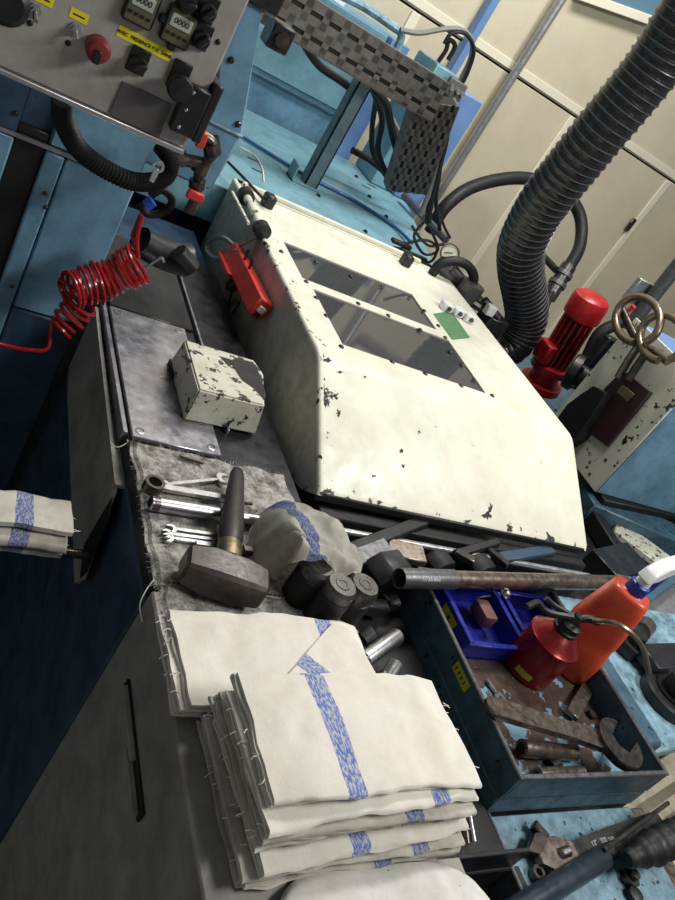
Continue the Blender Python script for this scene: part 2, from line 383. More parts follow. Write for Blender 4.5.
# hatch on the left face: a hollow sheet cover, open at its near end
b = NB(); P = [(1.29, .945), (.850, .925), (.836, .915), (.790, .774), (.806, .745), (1.22, .782), (1.29, .80)]
prism(b, P, .006, Matrix(((0, 0, 1, .355), (1, 0, 0, 0), (0, 1, 0, 0), (0, 0, 0, 1))))
box(b, (.356, .84, .918), (.371, 1.29, .924)); hatch = obj('hatch_cover', b, GREYP, bed, label='grey sheet hatch cover')
b = NB(); Q = [at(112, 497, x=.354), at(108, 520, x=.354), at(86, 572, x=.354), at(80, 578, x=.354), at(84, 545, x=.354)]
prism(b, [(q.y, q.z) for q in Q], .002, Matrix(((0, 0, 1, .3535), (1, 0, 0, 0), (0, 1, 0, 0), (0, 0, 0, 1)))); obj('hatch_recess_shade', b, DARK, hatch)  # dark sheet on the cover, painting the shade inside the hollow hatch
b = NB(); cyl(b, (-.1, .80, .815), (.353, .80, .815), .007); solo('support_bar', b, TOOL, 'steel bar carrying the folded rag at the left edge', 'bar')
# grey front cabinet
cab = thing('front_cabinet', (.6, .3, 0), 'grey sheet metal cabinet beneath the folded towels', 'cabinet')
b = NB(); box(b, (.371, -.5, 0), (.668, .628, .949), bev=.003); obj('body', b, GREYP, cab)
M = flat(at(128, 682, x=.371), at(143, 818, x=.371), (-1, 0, 0))
L_ = (at(128, 682, x=.371) - at(143, 818, x=.371)).length
b = NB(); box(b, (0, -.010, 0), (L_, .008, .004), M, .001); rp = obj('recessed_pull', b, DARK, cab, label='dark worn finger pull')
b = NB(); box(b, (L_ * .05, .001, .003), (L_ * .62, .007, .010), M, .001); obj('pull_lip', b, GREYP, rp)
b = NB(); box(b, (L_ * .5, -.008, .003), (L_ * .97, -.002, .011), M, .001); obj('pull_lip', b, GREYP, rp)

# left column with the dark stripe
col = thing('machine_headstock', (0, 1.5, 0), 'blue machine headstock with a wide black vertical stripe, below the control panel', 'machine')
b = NB(); box(b, (-.6, 1.33, 0), (.15, 1.9, 1.75), bev=.004); box(b, (.15, 1.33, 0), (.345, 1.39, 1.5)); obj('body', b, NAVY, col)
b = NB(); box(b, (.228, 1.31, .885), (.345, 1.33, 1.180), bev=.003); obj('front_panel', b, BLUE, col)
b = NB(); box(b, (.228, 1.31, .62), (.345, 1.33, .882), bev=.003); obj('front_panel', b, NAVY, col)
b = NB(); box(b, (.196, 1.306, .62), (.225, 1.33, 1.178), bev=.003); obj('front_panel', b, BLUE, col)
b = NB(); box(b, (.149, 1.318, .62), (.194, 1.33, 1.20), bev=.001); obj('black_stripe', b, BLACK, col, label='black stripe panel')
b = NB(); box(b, (.06, 1.308, .9), (.147, 1.33, 1.178), bev=.003); obj('front_panel', b, BLUE, col)
b = NB(); box(b, (.06, 1.308, 1.186), (.147, 1.33, 1.40), bev=.003); obj('front_panel', b, NAVY, col)  # grey panel coloured navy: shade below the console put into its colour
b = NB(); box(b, (.197, 1.312, 1.186), (.345, 1.33, 1.5), bev=.003); obj('front_panel', b, BLUE, col)
b = NB(); box(b, (.06, 1.306, 1.180), (.345, 1.312, 1.186)); obj('panel_seam', b, STEEL, col)
for p in ((45, 193), (46, 207), (16, 113), (12, 286)):
    q = at(*p, y=1.306); b = NB(); screw(b, q, .004, .003, (0, -1, 0)); obj('bolt', b, TOOL, col)
# blue upper housing right of the panel
hs = thing('spindle_housing', (.3, 1.5, 1.1), 'light blue tapered housing between control panel and deck', 'housing')
b = NB(); prof = [(.16, 1.19), (.497, 1.19), (.507, 1.306), (.445, 1.50), (.38, 1.9), (.16, 1.9)]
prism(b, [(x, z) for x, z in prof], .44, Matrix(((1, 0, 0, 0), (0, 0, 1, 1.40), (0, 1, 0, 0), (0, 0, 0, 1))), .006); obj('shell', b, BLUE, hs)
b = NB(); tube(b, [(.40, 1.398, 1.307), (.505, 1.398, 1.306)], .003); obj('weld_seam', b, LBLUE, hs)
for p in ((238, 124), (216, 138), (231, 60)):
    b = NB(); screw(b, at(*p, y=1.40), .006, .006, (0, -1, 0)); obj('bolt', b, TOOL, hs)
q = at(262, 8, y=1.42); b = NB(); box(b, q + V((-.06, -.03, .0)), q + V((.02, .05, .08)), bev=.003); obj('top_bracket', b, DPLATE, hs)
q = at(278, 36, y=1.46); b = NB(); box(b, q + V((-.02, -.02, -.022)), q + V((.022, .03, .022)), bev=.003); lm = obj('sensor_block', b, BLACK, hs)
b = NB(); cyl(b, q + V((.002, -.019, 0)), q + V((.002, -.026, 0)), .013); obj('sensor_face', b, TOOL, lm)

# ------------------------------------------------------------------ deck and rear blue cabinets
dk = thing('machine_deck', (1, 2.3, 0), 'flat light blue machine deck behind the white guard', 'machine')
b = NB(); prism(b, [(.30, 1.87), (1.42, 1.87), (1.60, 2.56), (1.68, 2.58), (1.68, 2.78), (.30, 2.78)], .10, Matrix.Translation((0, 0, .96)), .003); obj('deck_plate', b, TEAL, dk)
b = NB(); box(b, (.3, 1.93, 0), (1.4, 2.70, .96)); obj('deck_base', b, NAVY, dk)
for p in ((356, 177), (369, 197), (386, 217), (318, 196), (365, 232)):
    b = NB(); cyl(b, at(*p, z=1.0602), at(*p, z=1.0612), .008, n=8); obj('deck_hole', b, DARK, dk)
for p in ((372, 186), (366, 187), (254, 160), (258, 171)):
    q = at(*p, z=1.0602); b = NB(); box(b, q + V((-.02, -.004, 0)), q + V((.02, .004, .001))); obj('deck_slot', b, DARK, dk)
bb = thing('rear_cabinet', (.9, 2.85, 0), 'large blue cabinet standing along the back of the deck', 'cabinet')
b = NB(); box(b, (.25, 2.83, 0), (1.425, 3.06, 1.495), bev=.004); obj('body', b, BLUE, bb)
b = NB(); box(b, (.25, 2.815, 1.168), (1.30, 2.83, 1.176), bev=.002); obj('ledge', b, TRAYB, bb)
b = NB(); box(b, (.25, 2.822, 1.19), (1.34, 2.83, 1.49), bev=.003); obj('door', b, TEAL, bb)
b = NB(); box(b, (1.345, 2.785, 1.0), (1.42, 2.83, 1.495), bev=.003); obj('corner_post', b, VIOB, bb)
b = NB(); box(b, (1.02, 2.84, 1.495), (1.15, 2.87, 1.52)); obj('top_label_strip', b, SWHITE, bb)
c2 = thing('tall_blue_cabinet', (1.6, 2.7, 0), 'narrow two tone blue cabinet right of the slotted trunking', 'cabinet')
b = NB(); box(b, (1.445, 2.60, 1.062), (1.545, 2.775, 1.512), bev=.003); obj('body', b, TEAL, c2)
b = NB(); box(b, (1.545, 2.58, 1.062), (1.67, 2.775, 1.482), bev=.003); obj('side_box', b, VIOB, c2)
q = at(453, 88, y=2.575)
b = NB(); box(b, q + V((-.035, -.02, -.03)), q + V((.04, .005, .03)), bev=.004); cl = obj('cable_clamp', b, TRUNK, c2)
for dx in (-.02, .01, .03):
    b = NB(); cyl(b, q + V((dx, -.02, .0)), q + V((dx, -.032, .0)), .009, n=8); obj('clamp_nut', b, GALV, cl)

# post on the deck
A = at(309, 184, z=1.066); T = at(359, 68, y=A.y)
pt = thing('bracket_post', A, 'grey blue channel post with a flat foot standing on the deck', 'post')
Mx = Matrix.Translation((A.x, A.y, 0))
top = T.z
b = NB(); box(b, (-.022, -.018, 1.064), (.022, -.012, top), Mx, .001); box(b, (-.022, -.018, 1.064), (-.016, .03, top), Mx, .001); box(b, (.016, -.018, 1.064), (.022, .03, top), Mx, .001)
obj('channel', b, POSTM, pt)
b = NB(); box(b, (-.07, -.03, 1.060), (.03, .03, 1.066), Mx, .001); box(b, (-.07, -.03, 1.060), (-.065, .03, 1.11), Mx, .001); obj('foot', b, TEAL, pt)
b = NB(); cyl(b, Mx @ V((.035, .05, 1.07)), Mx @ V((.035, .05, top - .05)), .012); rp = obj('side_rod', b, GALV, pt)
for k in range(4):
    b = NB(); cyl(b, Mx @ V((.035, .05, 1.15 + k * .02)), Mx @ V((.035, .05, 1.16 + k * .02)), .017, n=10); obj('rod_collar', b, TOOL, rp)

# slotted cable trunking, two lengths
def trunking(A, Bp, wd, dp, up, label, rows, pitch, bar, rail):
    L = (Bp - A).length; M = flat(A, Bp, up)
    t = thing('cable_trunking', A, label, 'trunking', group=None)
    b = NB(); box(b, (0, -wd / 2 + .004, -dp), (L, wd / 2 - .004, -.004), M); obj('inner_channel', b, DARK, t)
    b = NB()
    for k in range(rows + 1):
        y = -wd / 2 + wd * k / rows
        box(b, (0, max(-wd / 2, y - rail), -.006), (L, min(wd / 2, y + rail), .001), M)
    n = int(L / pitch)
    for r in range(rows):
        y0, y1 = -wd / 2 + wd * r / rows, -wd / 2 + wd * (r + 1) / rows
        for i in range(n + 1):
            x = (i + .5 * (r % 2)) * L / (n + 1); box(b, (x, y0, -.006), (min(L, x + bar), y1, .001), M)
    obj('slotted_face', b, TRUNK, t)
    b = NB()
    for s in (-1, 1): box(b, (0, s * wd / 2 - .004, -dp), (L, s * wd / 2 + .004, 0), M)
    obj('side_wall', b, TRUNK, t)
    return t
N_ = (CAM - at(360, 60, y=2.15)); N_.x *= .2; N_.z = .05; N_.normalize()
trunking(at(250, -12, y=2.12), at(441, 104, y=2.12), .105, .05, N_, 'long slotted grey cable trunking running along above the deck', 2, .062, .020, .0205)
trunking(at(438, 104, y=2.13), at(407, 193, y=2.19), .13, .05, N_, 'upright slotted cable trunking dropping to the deck', 4, .046, .020, .0105)
for i, (p, l) in enumerate((((318, 28), 'clamp nearest the left end of the long trunking'), ((362, 46), 'clamp in the middle of the long trunking'))):
    pass

# tubes and cables at the back
def cable(pix, y, r, m, label, cat='cable', name='cable', n=8, sp=6):
    pts = [at(p[0], p[1], y=(p[2] if len(p) > 2 else y)) for p in pix]
    return rod(name, spline(pts, sp), r, m, label, cat, n)
cable([(335, -8), (366, 8), (392, 26), (401, 33), (399, 44), (388, 68), (375, 95)], 2.70, .014, LBLUE, 'pale blue pipe bending down over the rear cabinet', 'pipe', 'bent_pipe')
cable([(400, 30), (420, 33), (445, 29), (462, 30), (472, 42), (470, 60), (458, 84)], 2.62, .009, GREYC, 'grey cable arching from the blue pipe to the cable clamp')
cable([(444, 44), (452, 33), (466, 34), (474, 50), (468, 72), (461, 86)], 2.60, .007, RUBBER, 'thin dark cable looping beside the grey arching cable')
cable([(438, 62), (446, 50), (449, 40), (455, 46), (448, 60)], 2.62, .008, RUBBER, 'short dark cable stub on top of the tall blue cabinet')
cable([(296, 24), (305, 45), (320, 66), (340, 80), (356, 92)], 2.25, .012, RUBBER, 'thick black cable sagging beneath the long trunking')
for i, pix in enumerate(([(372, 88), (386, 104), (392, 130), (400, 160), (408, 182)], [(370, 82), (382, 118), (378, 150), (388, 176), (402, 190)],
                         [(376, 100), (372, 130), (374, 155), (390, 182)], [(352, 150), (370, 160), (385, 172), (396, 180)],
                         [(376, 92), (398, 130), (404, 158), (412, 176)])):
    cable(pix, 2.30 + .03 * i, (.013, .010, .009, .011, .008)[i], RUBBER if i != 4 else GREYC,
          ['black cable curving down behind the bracket post, front of the bundle', 'black cable bowing left in the bundle behind the post', 'thin black cable hanging straight behind the post',
           'black cable lying along the back edge of the deck', 'grey cable at the right of the bundle behind the post'][i])
for i, pix in enumerate(([(442, 108), (446, 135), (438, 170), (430, 205), (428, 222)], [(438, 120), (440, 150), (432, 185), (420, 215)], [(444, 120), (440, 170), (436, 200), (440, 230)])):
    cable(pix, 2.24, (.012, .009, .007)[i], (RUBBER, GREYC, RUBBER)[i], ['black cable running down the right edge of the upright trunking', 'grey cable between upright trunking and wall conduit', 'thin black cable hanging right of the upright trunking'][i])
b = NB(); tube(b, [at(404, 196, z=1.09), at(446, 240, z=1.09)], .014); solo('deck_pipe', b, IRON, 'short grey pipe leading from the upright trunking to the gauge', 'pipe')
b = NB(); tube(b, spline([at(243, 137, z=1.068), at(300, 172, z=1.067), at(350, 198, z=1.067), at(392, 225, z=1.067), at(412, 243, z=1.075)], 8), .0055); solo('air_tube', b, HOSEB, 'thin dark blue air tube crossing the deck', 'tube')
b = NB(); tube(b, spline([at(240, 147, z=1.0625), at(254, 155, z=1.0625), at(262, 168, z=1.0625), at(264, 182, z=1.0625)], 8), .0022, 6); solo('white_string', b, THREAD, 'thin white string lying on the left of the deck', 'string')
b = NB(); tube(b, spline([at(228, 162, z=1.10), at(240, 174, z=1.10), at(255, 190, z=1.10), at(268, 204, z=1.105)], 6), .004, 6); solo('sensor_cable', b, RUBBER, 'thin black cable from the blue housing to the guard hinge', 'cable')

#@@GUARD
# ------------------------------------------------------------------ the white guard
X0, X1 = .703, 1.397; ZR = 1.088
gd = thing('machine_guard', (1.05, 1.37, .84), 'big cream white sloping machine guard with two windows', 'machine guard')
def guard_shell():
    b = NB(); t = .006
    # profile in (y, z): bottom front, slope, roof, rear
    pr = [(.876, .952), (.884, .962), (1.088, 1.078), (1.102, 1.0845), (1.118, ZR), (1.86, ZR)]
    n = len(pr)
    ins = [(.892, .952), (.90, .958), (1.094, 1.069), (1.106, 1.077), (1.120, ZR - .008), (1.86, ZR - .008)]
    holes = [(.765, 1.148, 1.420, 1.587), (.780, 1.167, 1.176, 1.386)]
    # front slope and bend
    for i in range(n - 2):
        (y0, z0), (y1, z1) = pr[i], pr[i + 1]; add(b, [(X0, y0, z0), (X1, y0, z0), (X1, y1, z1), (X0, y1, z1)], [(0, 1, 2, 3)])
    # roof as a grid with the two openings left out
    xs = sorted({X0, X1, *[h[0] for h in holes], *[h[1] for h in holes]}); ys = sorted({1.118, 1.86, *[h[2] for h in holes], *[h[3] for h in holes]})
    for i in range(len(xs) - 1):
        for j in range(len(ys) - 1):
            cx, cy = (xs[i] + xs[i + 1]) / 2, (ys[j] + ys[j + 1]) / 2
            if any(h[0] < cx < h[1] and h[2] < cy < h[3] for h in holes): continue
            add(b, [(xs[i], ys[j], ZR), (xs[i + 1], ys[j], ZR), (xs[i + 1], ys[j + 1], ZR), (xs[i], ys[j + 1], ZR)], [(0, 1, 2, 3)])
    for h in holes:
        p = [(h[0], h[2]), (h[1], h[2]), (h[1], h[3]), (h[0], h[3])]
        for i in range(4):
            a, c = p[i], p[(i + 1) % 4]; add(b, [(a[0], a[1], ZR), (c[0], c[1], ZR), (c[0], c[1], ZR - .006), (a[0], a[1], ZR - .006)], [(0, 1, 2, 3)])
    bmesh.ops.remove_doubles(b, verts=b.verts, dist=1e-5)
    return b, pr
b, pr = guard_shell(); sh = obj('guard_shell', b, WHITE, gd)
# left and right side sheets, with a rolled bead along the shoulder
for x, s in ((X0, -1), (X1, 1)):
    b = NB(); zb = .80 if s < 0 else .93
    poly = [(.915, .92 if s < 0 else .952), *pr[:], (1.86, zb), (1.2, zb + (.05 if s < 0 else 0))] if s > 0 else [*pr[:], (1.86, .80), (1.10, .86), (.915, .925)]
    prism(b, poly, .006, Matrix(((0, 0, 1, x - (.006 if s < 0 else 0)), (1, 0, 0, 0), (0, 1, 0, 0), (0, 0, 0, 1)))); obj('side_sheet', b, WHITE if s > 0 else WHITE2, gd)
b = NB(); tube(b, [(X0, y, z) for y, z in pr], .007, 10); obj('shoulder_bead', b, WHITE, gd)
b = NB(); box(b, (X0 - .006, .874, .940), (X1, .882, .956), bev=.002); obj('front_lip', b, DARK, gd)
for h in ((.765, 1.148, 1.420, 1.587), (.780, 1.167, 1.176, 1.386)):
    b = NB(); box(b, (h[0], h[2], ZR - .006), (h[1], h[3], ZR - .003)); obj('window_pane', b, GLASS, gd, label='smoked grey guard window')
for p in ((281, 252), (316, 262), (351, 276), (382, 287), (410, 297), (424, 311), (306, 282), (316, 298), (358, 304), (388, 316), (420, 330), (438, 326), (445, 338), (326, 316),
          (341, 347), (392, 362), (425, 374), (461, 386), (450, 352), (462, 365), (474, 380), (492, 396)):
    b = NB(); screw(b, at(*p, z=ZR), .006, .004); obj('screw', b, TOOL, gd)
a_, b2, c_, d_ = at(433, 314, z=ZR), at(451, 311, z=ZR), at(470, 338, z=ZR), at(452, 340, z=ZR)
b = NB(); prism(b, [(p.x, p.y) for p in (a_, b2, c_, d_)], .0008, Matrix.Translation((0, 0, ZR))); obj('sticker', b, GREEN, gd, label='worn green sticker')
# flaked patches where the paint is gone, on the sloping front
PN = V((0, -(1.078 - .962), 1.088 - .884)).normalized(); PO = V((0, .884, .962))
def on_slope(px, py):
    d = FW + RT * ((px - 337.5) / FPX) - UP * ((py - 450) / FPX); return CAM + d * ((PO - CAM).dot(PN) / d.dot(PN))
rc_ = random.Random(12)
for px, py, sx_, sy_ in ((323, 392, 5, 8), (327, 402, 4, 6), (328, 360, 5, 3), (322, 379, 3.5, 3.5), (339, 413, 3, 4), (335, 396, 4, 3), (403, 466, 2, 2), (401, 451, 2, 2), (374, 476, 3, 1.5), (317, 486, 5, 7), (322, 474, 3, 5), (326, 491, 6, 3),
                         (347, 498, 4, 2), (380, 502, 3, 2), (395, 508, 3, 1.6), (488, 515, 6, 4), (491, 508, 2.5, 5), (468, 521, 4, 1.5), (546, 541, 3, 1.5), (340, 372, 3, 2), (365, 377, 1.6, 1.4)):
    n = 19; rd_ = [(.35 + .95 * rc_.random() ** 1.5) for k in range(n)]; P_ = [on_slope(max(319.5, px + sx_ * rd_[k] * math.cos(2 * PI * k / n)), py + sy_ * rd_[k] * math.sin(2 * PI * k / n)) + PN * .0003 for k in range(n)]
    b = NB(); add(b, P_ + [p + PN * .0003 for p in P_], [list(range(n))[::-1], list(range(n, 2 * n))] + [(k, (k + 1) % n, n + (k + 1) % n, n + k) for k in range(n)]); obj('flaked_patch', b, DARK, gd, smooth=False)
# rear hinge rail
b = NB(); box(b, (.72, 1.842, ZR), (1.30, 1.856, ZR + .012), bev=.004, seg=2); box(b, (.80, 1.822, ZR), (1.28, 1.828, ZR + .004)); obj('rear_rail', b, WHITE, gd)
b = NB(); box(b, (.70, 1.858, 1.06), (1.35, 1.866, 1.094), bev=.001); obj('rear_seal', b, DARK, gd)
for p in ((268, 203), (406, 262)):
    q = at(*p, z=ZR + .01); b = NB(); box(b, q + V((-.014, -.014, -.011)), q + V((.014, .018, .022)), bev=.004); obj('hinge_block', b, BLACK, gd)
b = NB(); p0, p1 = at(246, 196, z=1.11), at(262, 230, z=1.105); tube(b, [p0, p1], .010, 12); tube(b, [p0 + V((-.035, 0, -.004)), p1 + V((-.03, .01, -.002))], .004, 8); st = obj('guard_strut', b, WHITE, gd)
for q in (p0, p1):
    b = NB(); tube(b, [q + (p1 - p0).normalized() * s for s in (-.012, .012)], .019, 14); obj('strut_collar', b, BLACK, st)
# white connector blocks on the right edge of the roof
for i, p in enumerate(((447, 306), (458, 311), (469, 317))):
    q = at(*p, z=ZR + .012); b = NB(); box(b, q + V((-.017, -.014, -.012)), q + V((.017, .014, .010)), bev=.003); cb = obj('connector_block', b, SWHITE, gd, label='small white connector block')
    b = NB(); cyl(b, q + V((.0, -.014, 0)), q + V((0, -.019, 0)), .006, n=8); obj('block_screw', b, TOOL, cb)
# handle bars on the left side
for pa, pb in (((205, 290), (215, 328)), ((217, 330), (228, 352))):
    A, B_ = at(*pa, x=.68), at(*pb, x=.68); b = NB(); tube(b, spline([A + V((.02, 0, 0)), A, B_, B_ + V((.02, 0, 0))], 5), .0055); obj('side_handle', b, GALV, gd)
b = NB(); A, B_ = at(238, 300, x=.69), at(212, 338, x=.66); tube(b, [A, B_], .008); obj('side_arm', b, TOOL, gd)

# red remote box on the guard's side
A, B_ = at(237, 256, x=.676), at(262, 308, x=.676)
M = flat(A, B_, (-1, 0, .35)); L = (B_ - A).length
rm = thing('limit_switch', A, 'red metal switch box hung on the left side of the white guard', 'switch box')
b = NB(); box(b, (-.01, -.024, -.012), (L + .012, .020, .024), M, .003); obj('body', b, REDB, rm)
b = NB(); box(b, (-.012, -.030, .004), (L * .38, -.020, .034), M, .002); obj('side_bracket', b, REDB, rm)
b = NB(); box(b, (L + .010, -.008, -.002), (L + .016, .006, .014), M, .001); obj('white_button', b, SWHITE, rm, label='small white end button')
b = NB(); box(b, (L + .010, -.02, -.004), (L + .013, -.010, .012), M, .001); obj('end_slot', b, BLACK, rm)
for dx, w_ in ((.12, .0), (.3, .0)):
    b = NB(); tube(b, [M @ V((L * (dx + .2), .02, .02)), M @ V((L * (dx + .2), .042, .03))], .003, 6); obj('toggle', b, BLACK, rm)
kq = at(232, 285, x=.66); b = NB(); lathe(b, [(0, -.016), (.011, -.012), (.016, 0), (.011, .012), (0, .016)], Matrix.Translation(kq), 16); kn = obj('ball_knob', b, BLACK, rm)
b = NB(); tube(b, [kq, M @ V((L * .5, 0, .02))], .004, 6); obj('knob_stem', b, GALV, kn)
b = NB(); tube(b, spline([at(263, 233, x=.70), at(248, 240, x=.68), at(236, 246, x=.67), at(224, 238, x=.655), at(211, 240, x=.65), at(207, 249, x=.65), at(214, 258, x=.65), at(228, 258, x=.655), at(236, 251, x=.66), at(240, 258, x=.67)], 6), .0055, 8)
solo('switch_cable', b, GALV, 'grey cable looping from the guard strut to the red switch box', 'cable')
b = NB(); tube(b, spline([at(232, 290, x=.665), at(228, 305, x=.67), at(218, 318, x=.68), at(208, 322, x=.69)], 6), .003, 6); solo('switch_wire', b, RUBBER, 'thin black wire hanging under the black ball knob', 'cable')

# chipped white box on the steel plate
jb = thing('junction_box', (.54, 1.07, .9565), 'chipped white metal box sitting on the steel plate', 'junction box')
b = NB(); lo = [(.472, .990), (.608, .998), (.652, 1.10), (.640, 1.15), (.472, 1.150)]; hi = [(.472, .990), (.594, .996), (.618, 1.10), (.608, 1.136), (.472, 1.134)]
n = 5; t = NB(); add(t, [(x, y, .9568) for x, y in lo] + [(x, y, 1.021) for x, y in hi], [list(range(n))[::-1], list(range(n, 2 * n))] + [(i, (i + 1) % n, n + (i + 1) % n, n + i) for i in range(n)])
bmesh.ops.bevel(t, geom=t.edges[:], offset=.003, segments=2, affect='EDGES'); merge(b, t); obj('box_body', b, WHITEB, jb)
b = NB(); box(b, (.520, 1.03, 1.0178), (.604, 1.13, 1.0186)); Q = [(.535, 1.118), (.548, 1.092), (.556, 1.10), (.566, 1.06), (.585, 1.045), (.598, 1.018), (.606, 1.03), (.612, 1.09), (.606, 1.132), (.57, 1.128), (.560, 1.118)]
b.free(); b = NB(); prism(b, Q, .0007, Matrix.Translation((-.002, -.006, 1.0208))); obj('bare_metal_patch', b, DPLATE, jb, label='large patch where the paint has flaked off')
b = NB(); box(b, (.470, 1.10, .9568), (.476, 1.15, .966)); obj('box_foot', b, DARK, jb)

#@@PANEL
# ------------------------------------------------------------------ control panel (front at y = 1.0)
PY = 1.0
def pp(px, py, y=PY): return at(px, py, y=y)
cp = thing('operator_console', (.15, 1.05, 1.36), 'brushed metal control panel with knobs and timers, top left', 'control panel')
b = NB(); box(b, (-.35, PY, 1.3585), (.2995, PY + .10, 1.75), bev=.003); obj('housing', b, PANELM, cp)
b = NB(); box(b, (-.35, PY - .004, 1.352), (.3005, PY + .004, 1.3585), bev=.001); obj('bottom_flange', b, GALV, cp)
c = [pp(123, 81), pp(171, 104), pp(159, 137), pp(109, 113)]
b = NB(); prism(b, [(p.x, p.z) for p in c], .002, Matrix(((1, 0, 0, 0), (0, 0, 1, PY - .0025), (0, 1, 0, 0), (0, 0, 0, 1)))); obj('name_plate', b, SLATE, cp, label='blank dark name plate')
def plate(name, c, mat_, wd, ht, dp, parent, ang=0, bev=.001, y=PY, **k):
    M = Matrix.Translation((c.x, y, c.z)) @ Matrix.Rotation(ang, 4, 'Y'); b = NB(); box(b, (-wd / 2, -dp, -ht / 2), (wd / 2, .0, ht / 2), M, bev); return obj(name, b, mat_, parent, **k)
# selector switches
for p, a in (((138, 60), .6), ((201, 35), 1.0), ((207, 8), .9), ((187, -1), .4)):
    c = pp(*p); s = plate('selector_switch', c, BLACK, .0225, .029, .005, cp)
    M = frame(V((c.x, PY - .006, c.z - .003)), V((c.x, PY - .05, c.z - .003)))
    b = NB(); lathe(b, [(.0105, 0), (.0105, .006), (.009, .009), (0, .009)], M, 16); obj('selector_base', b, BLACK, s)
    b = NB(); box(b, (-.0095, -.0035, .008), (.0095, .0035, .018), M @ Matrix.Rotation(a, 4, 'Z'), .002); obj('selector_lever', b, BLACK, s)
c = pp(177, 82); s = plate('push_button', c + V((-.001, 0, .008)), BLACK, .0225, .034, .005, cp)
b = NB(); lathe(b, [(.009, 0), (.009, .009), (.0145, .012), (.0158, .017), (.0135, .023), (0, .025)], frame(V((c.x, PY - .006, c.z)), V((c.x, PY - .05, c.z))), 24); obj('mushroom_head', b, BLACK, s)
c = pp(97, 46); b = NB(); lathe(b, [(.013, 0), (.013, .007), (.012, .010), (.0138, .012), (.0138, .019), (.010, .023), (0, .024)], frame(V((c.x, PY, c.z)), V((c.x, PY - .05, c.z))), 24); rk = obj('red_knob', b, REDK, cp, label='faded red control knob')
b = NB(); box(b, (-.004, -.013, .018), (.004, .002, .027), frame(V((c.x, PY, c.z)), V((c.x, PY - .05, c.z))), .001); obj('knob_pointer', b, BLACK, rk)
c = pp(8, 0); b = NB(); lathe(b, [(.022, 0), (.022, .02), (.016, .026), (0, .026)], frame(V((c.x, PY, c.z)), V((c.x, PY - .05, c.z))), 24); obj('black_knob', b, BLACK, cp)
for p in ((75, 29), (35, 10)):
    c = pp(*p); F_ = frame(V((c.x, PY, c.z)), V((c.x, PY - .05, c.z)))
    b = NB(); lathe(b, [(.0075, 0), (.0075, .003), (.0045, .003), (.0045, .009), (0, .009)], F_, 6); tg = obj('toggle_switch', b, GALV, cp)
    b = NB(); cyl(b, F_ @ V((0, 0, .008)), F_ @ V((.002, -.006, .019)), .0024, .0032, 8); obj('toggle_lever', b, CHROME, tg)
for p in ((68, 43), (30, 23), (218, 42), (208, 144), (172, 149), (207, 157)):
    c = pp(*p)
    if c.x < .298 and c.z > 1.36: b = NB(); screw(b, V((c.x, PY, c.z)), .0035, .002, (0, -1, 0)); obj('panel_screw', b, BLACK, cp)
# timers
for p, k in (((178, 26), 1), ((141, 5), 0)):
    c = pp(*p); tm = plate('timer', c, BLACK, .036, .041, .010, cp, bev=.003)
    if k:
        b = NB(); 
        for dx, dz in ((-.019, 0), (.019, 0), (0, .0215), (0, -.0215)): box(b, (c.x + dx - .005, PY - .009, c.z + dz - .005), (c.x + dx + .005, PY, c.z + dz + .005), bev=.002)
        obj('timer_clip', b, BLACK, tm)
    plate('timer_face', c, OLIVE, .031, .036, .0015, tm, y=PY - .010)
    plate('timer_display', c + V((0, 0, .0065)), LCD, .025, .014, .001, tm, y=PY - .0115)
    for i in range(4):
        plate('timer_key', c + V((-.0105 + .007 * i, 0, -.0085)), BLACK, .0042, .003, .001, tm, y=PY - .0115, bev=0)
    text('display_digits', '0000', .009, Matrix.Translation((c.x, PY - .0127, c.z + .0065)) @ Matrix.Rotation(PI / 2, 4, 'X'), INK, tm)
# yellow labels
a_, b2 = pp(118, 30), pp(171, 57)
lb = plate('yellow_label', (a_ + b2) / 2, YELL, (b2 - a_).length, .0125, .0006, cp, bev=0)
text('label_text', 'AVEC  PRESENCE P.X.  SANS', .0053, Matrix.Translation(((a_.x + b2.x) / 2, PY - .0010, (a_.z + b2.z) / 2)) @ Matrix.Rotation(PI / 2, 4, 'X'), INK, lb)
for p, wd in (((79, 16), .020), ((44, -1), .02), ((185, 8), .026)):
    c = pp(*p); l2 = plate('yellow_label', c, YELL, wd, .0105, .0006, cp, bev=0)
    b = NB(); box(b, (c.x - wd * .32, PY - .0009, c.z - .0008), (c.x + wd * .32, PY - .0006, c.z + .0008)); obj('label_print', b, INK, l2)
# black strip and box at the right lower corner
a_ = pp(189, 118); b = NB(); box(b, (.2685, PY - .016, 1.378), (.300, PY, 1.438), bev=.002); bx = obj('corner_cover', b, BLACK, cp)
for z in (1.386, 1.408, 1.430):
    b = NB(); screw(b, (.278, PY - .016, z), .0028, .002, (0, -1, 0)); obj('cover_screw', b, CHROME, bx)
b = NB(); box(b, (.300, PY - .012, 1.375), (.312, PY + .05, 1.45), bev=.002); obj('side_strip', b, DPLATE, cp)
rod('panel_cable', spline([V((.306, PY + .06, 1.47)), V((.314, PY + .05, 1.45)), V((.322, PY + .04, 1.40)), V((.316, PY + .04, 1.37))], 6), .004, RUBBER, 'black cable running down the right edge of the control panel', 'cable')
b = NB(); tube(b, [(.1, PY + .10, 1.55), (.1, 1.30, 1.55)], .03, 12); obj('mounting_arm', b, NAVY, cp)

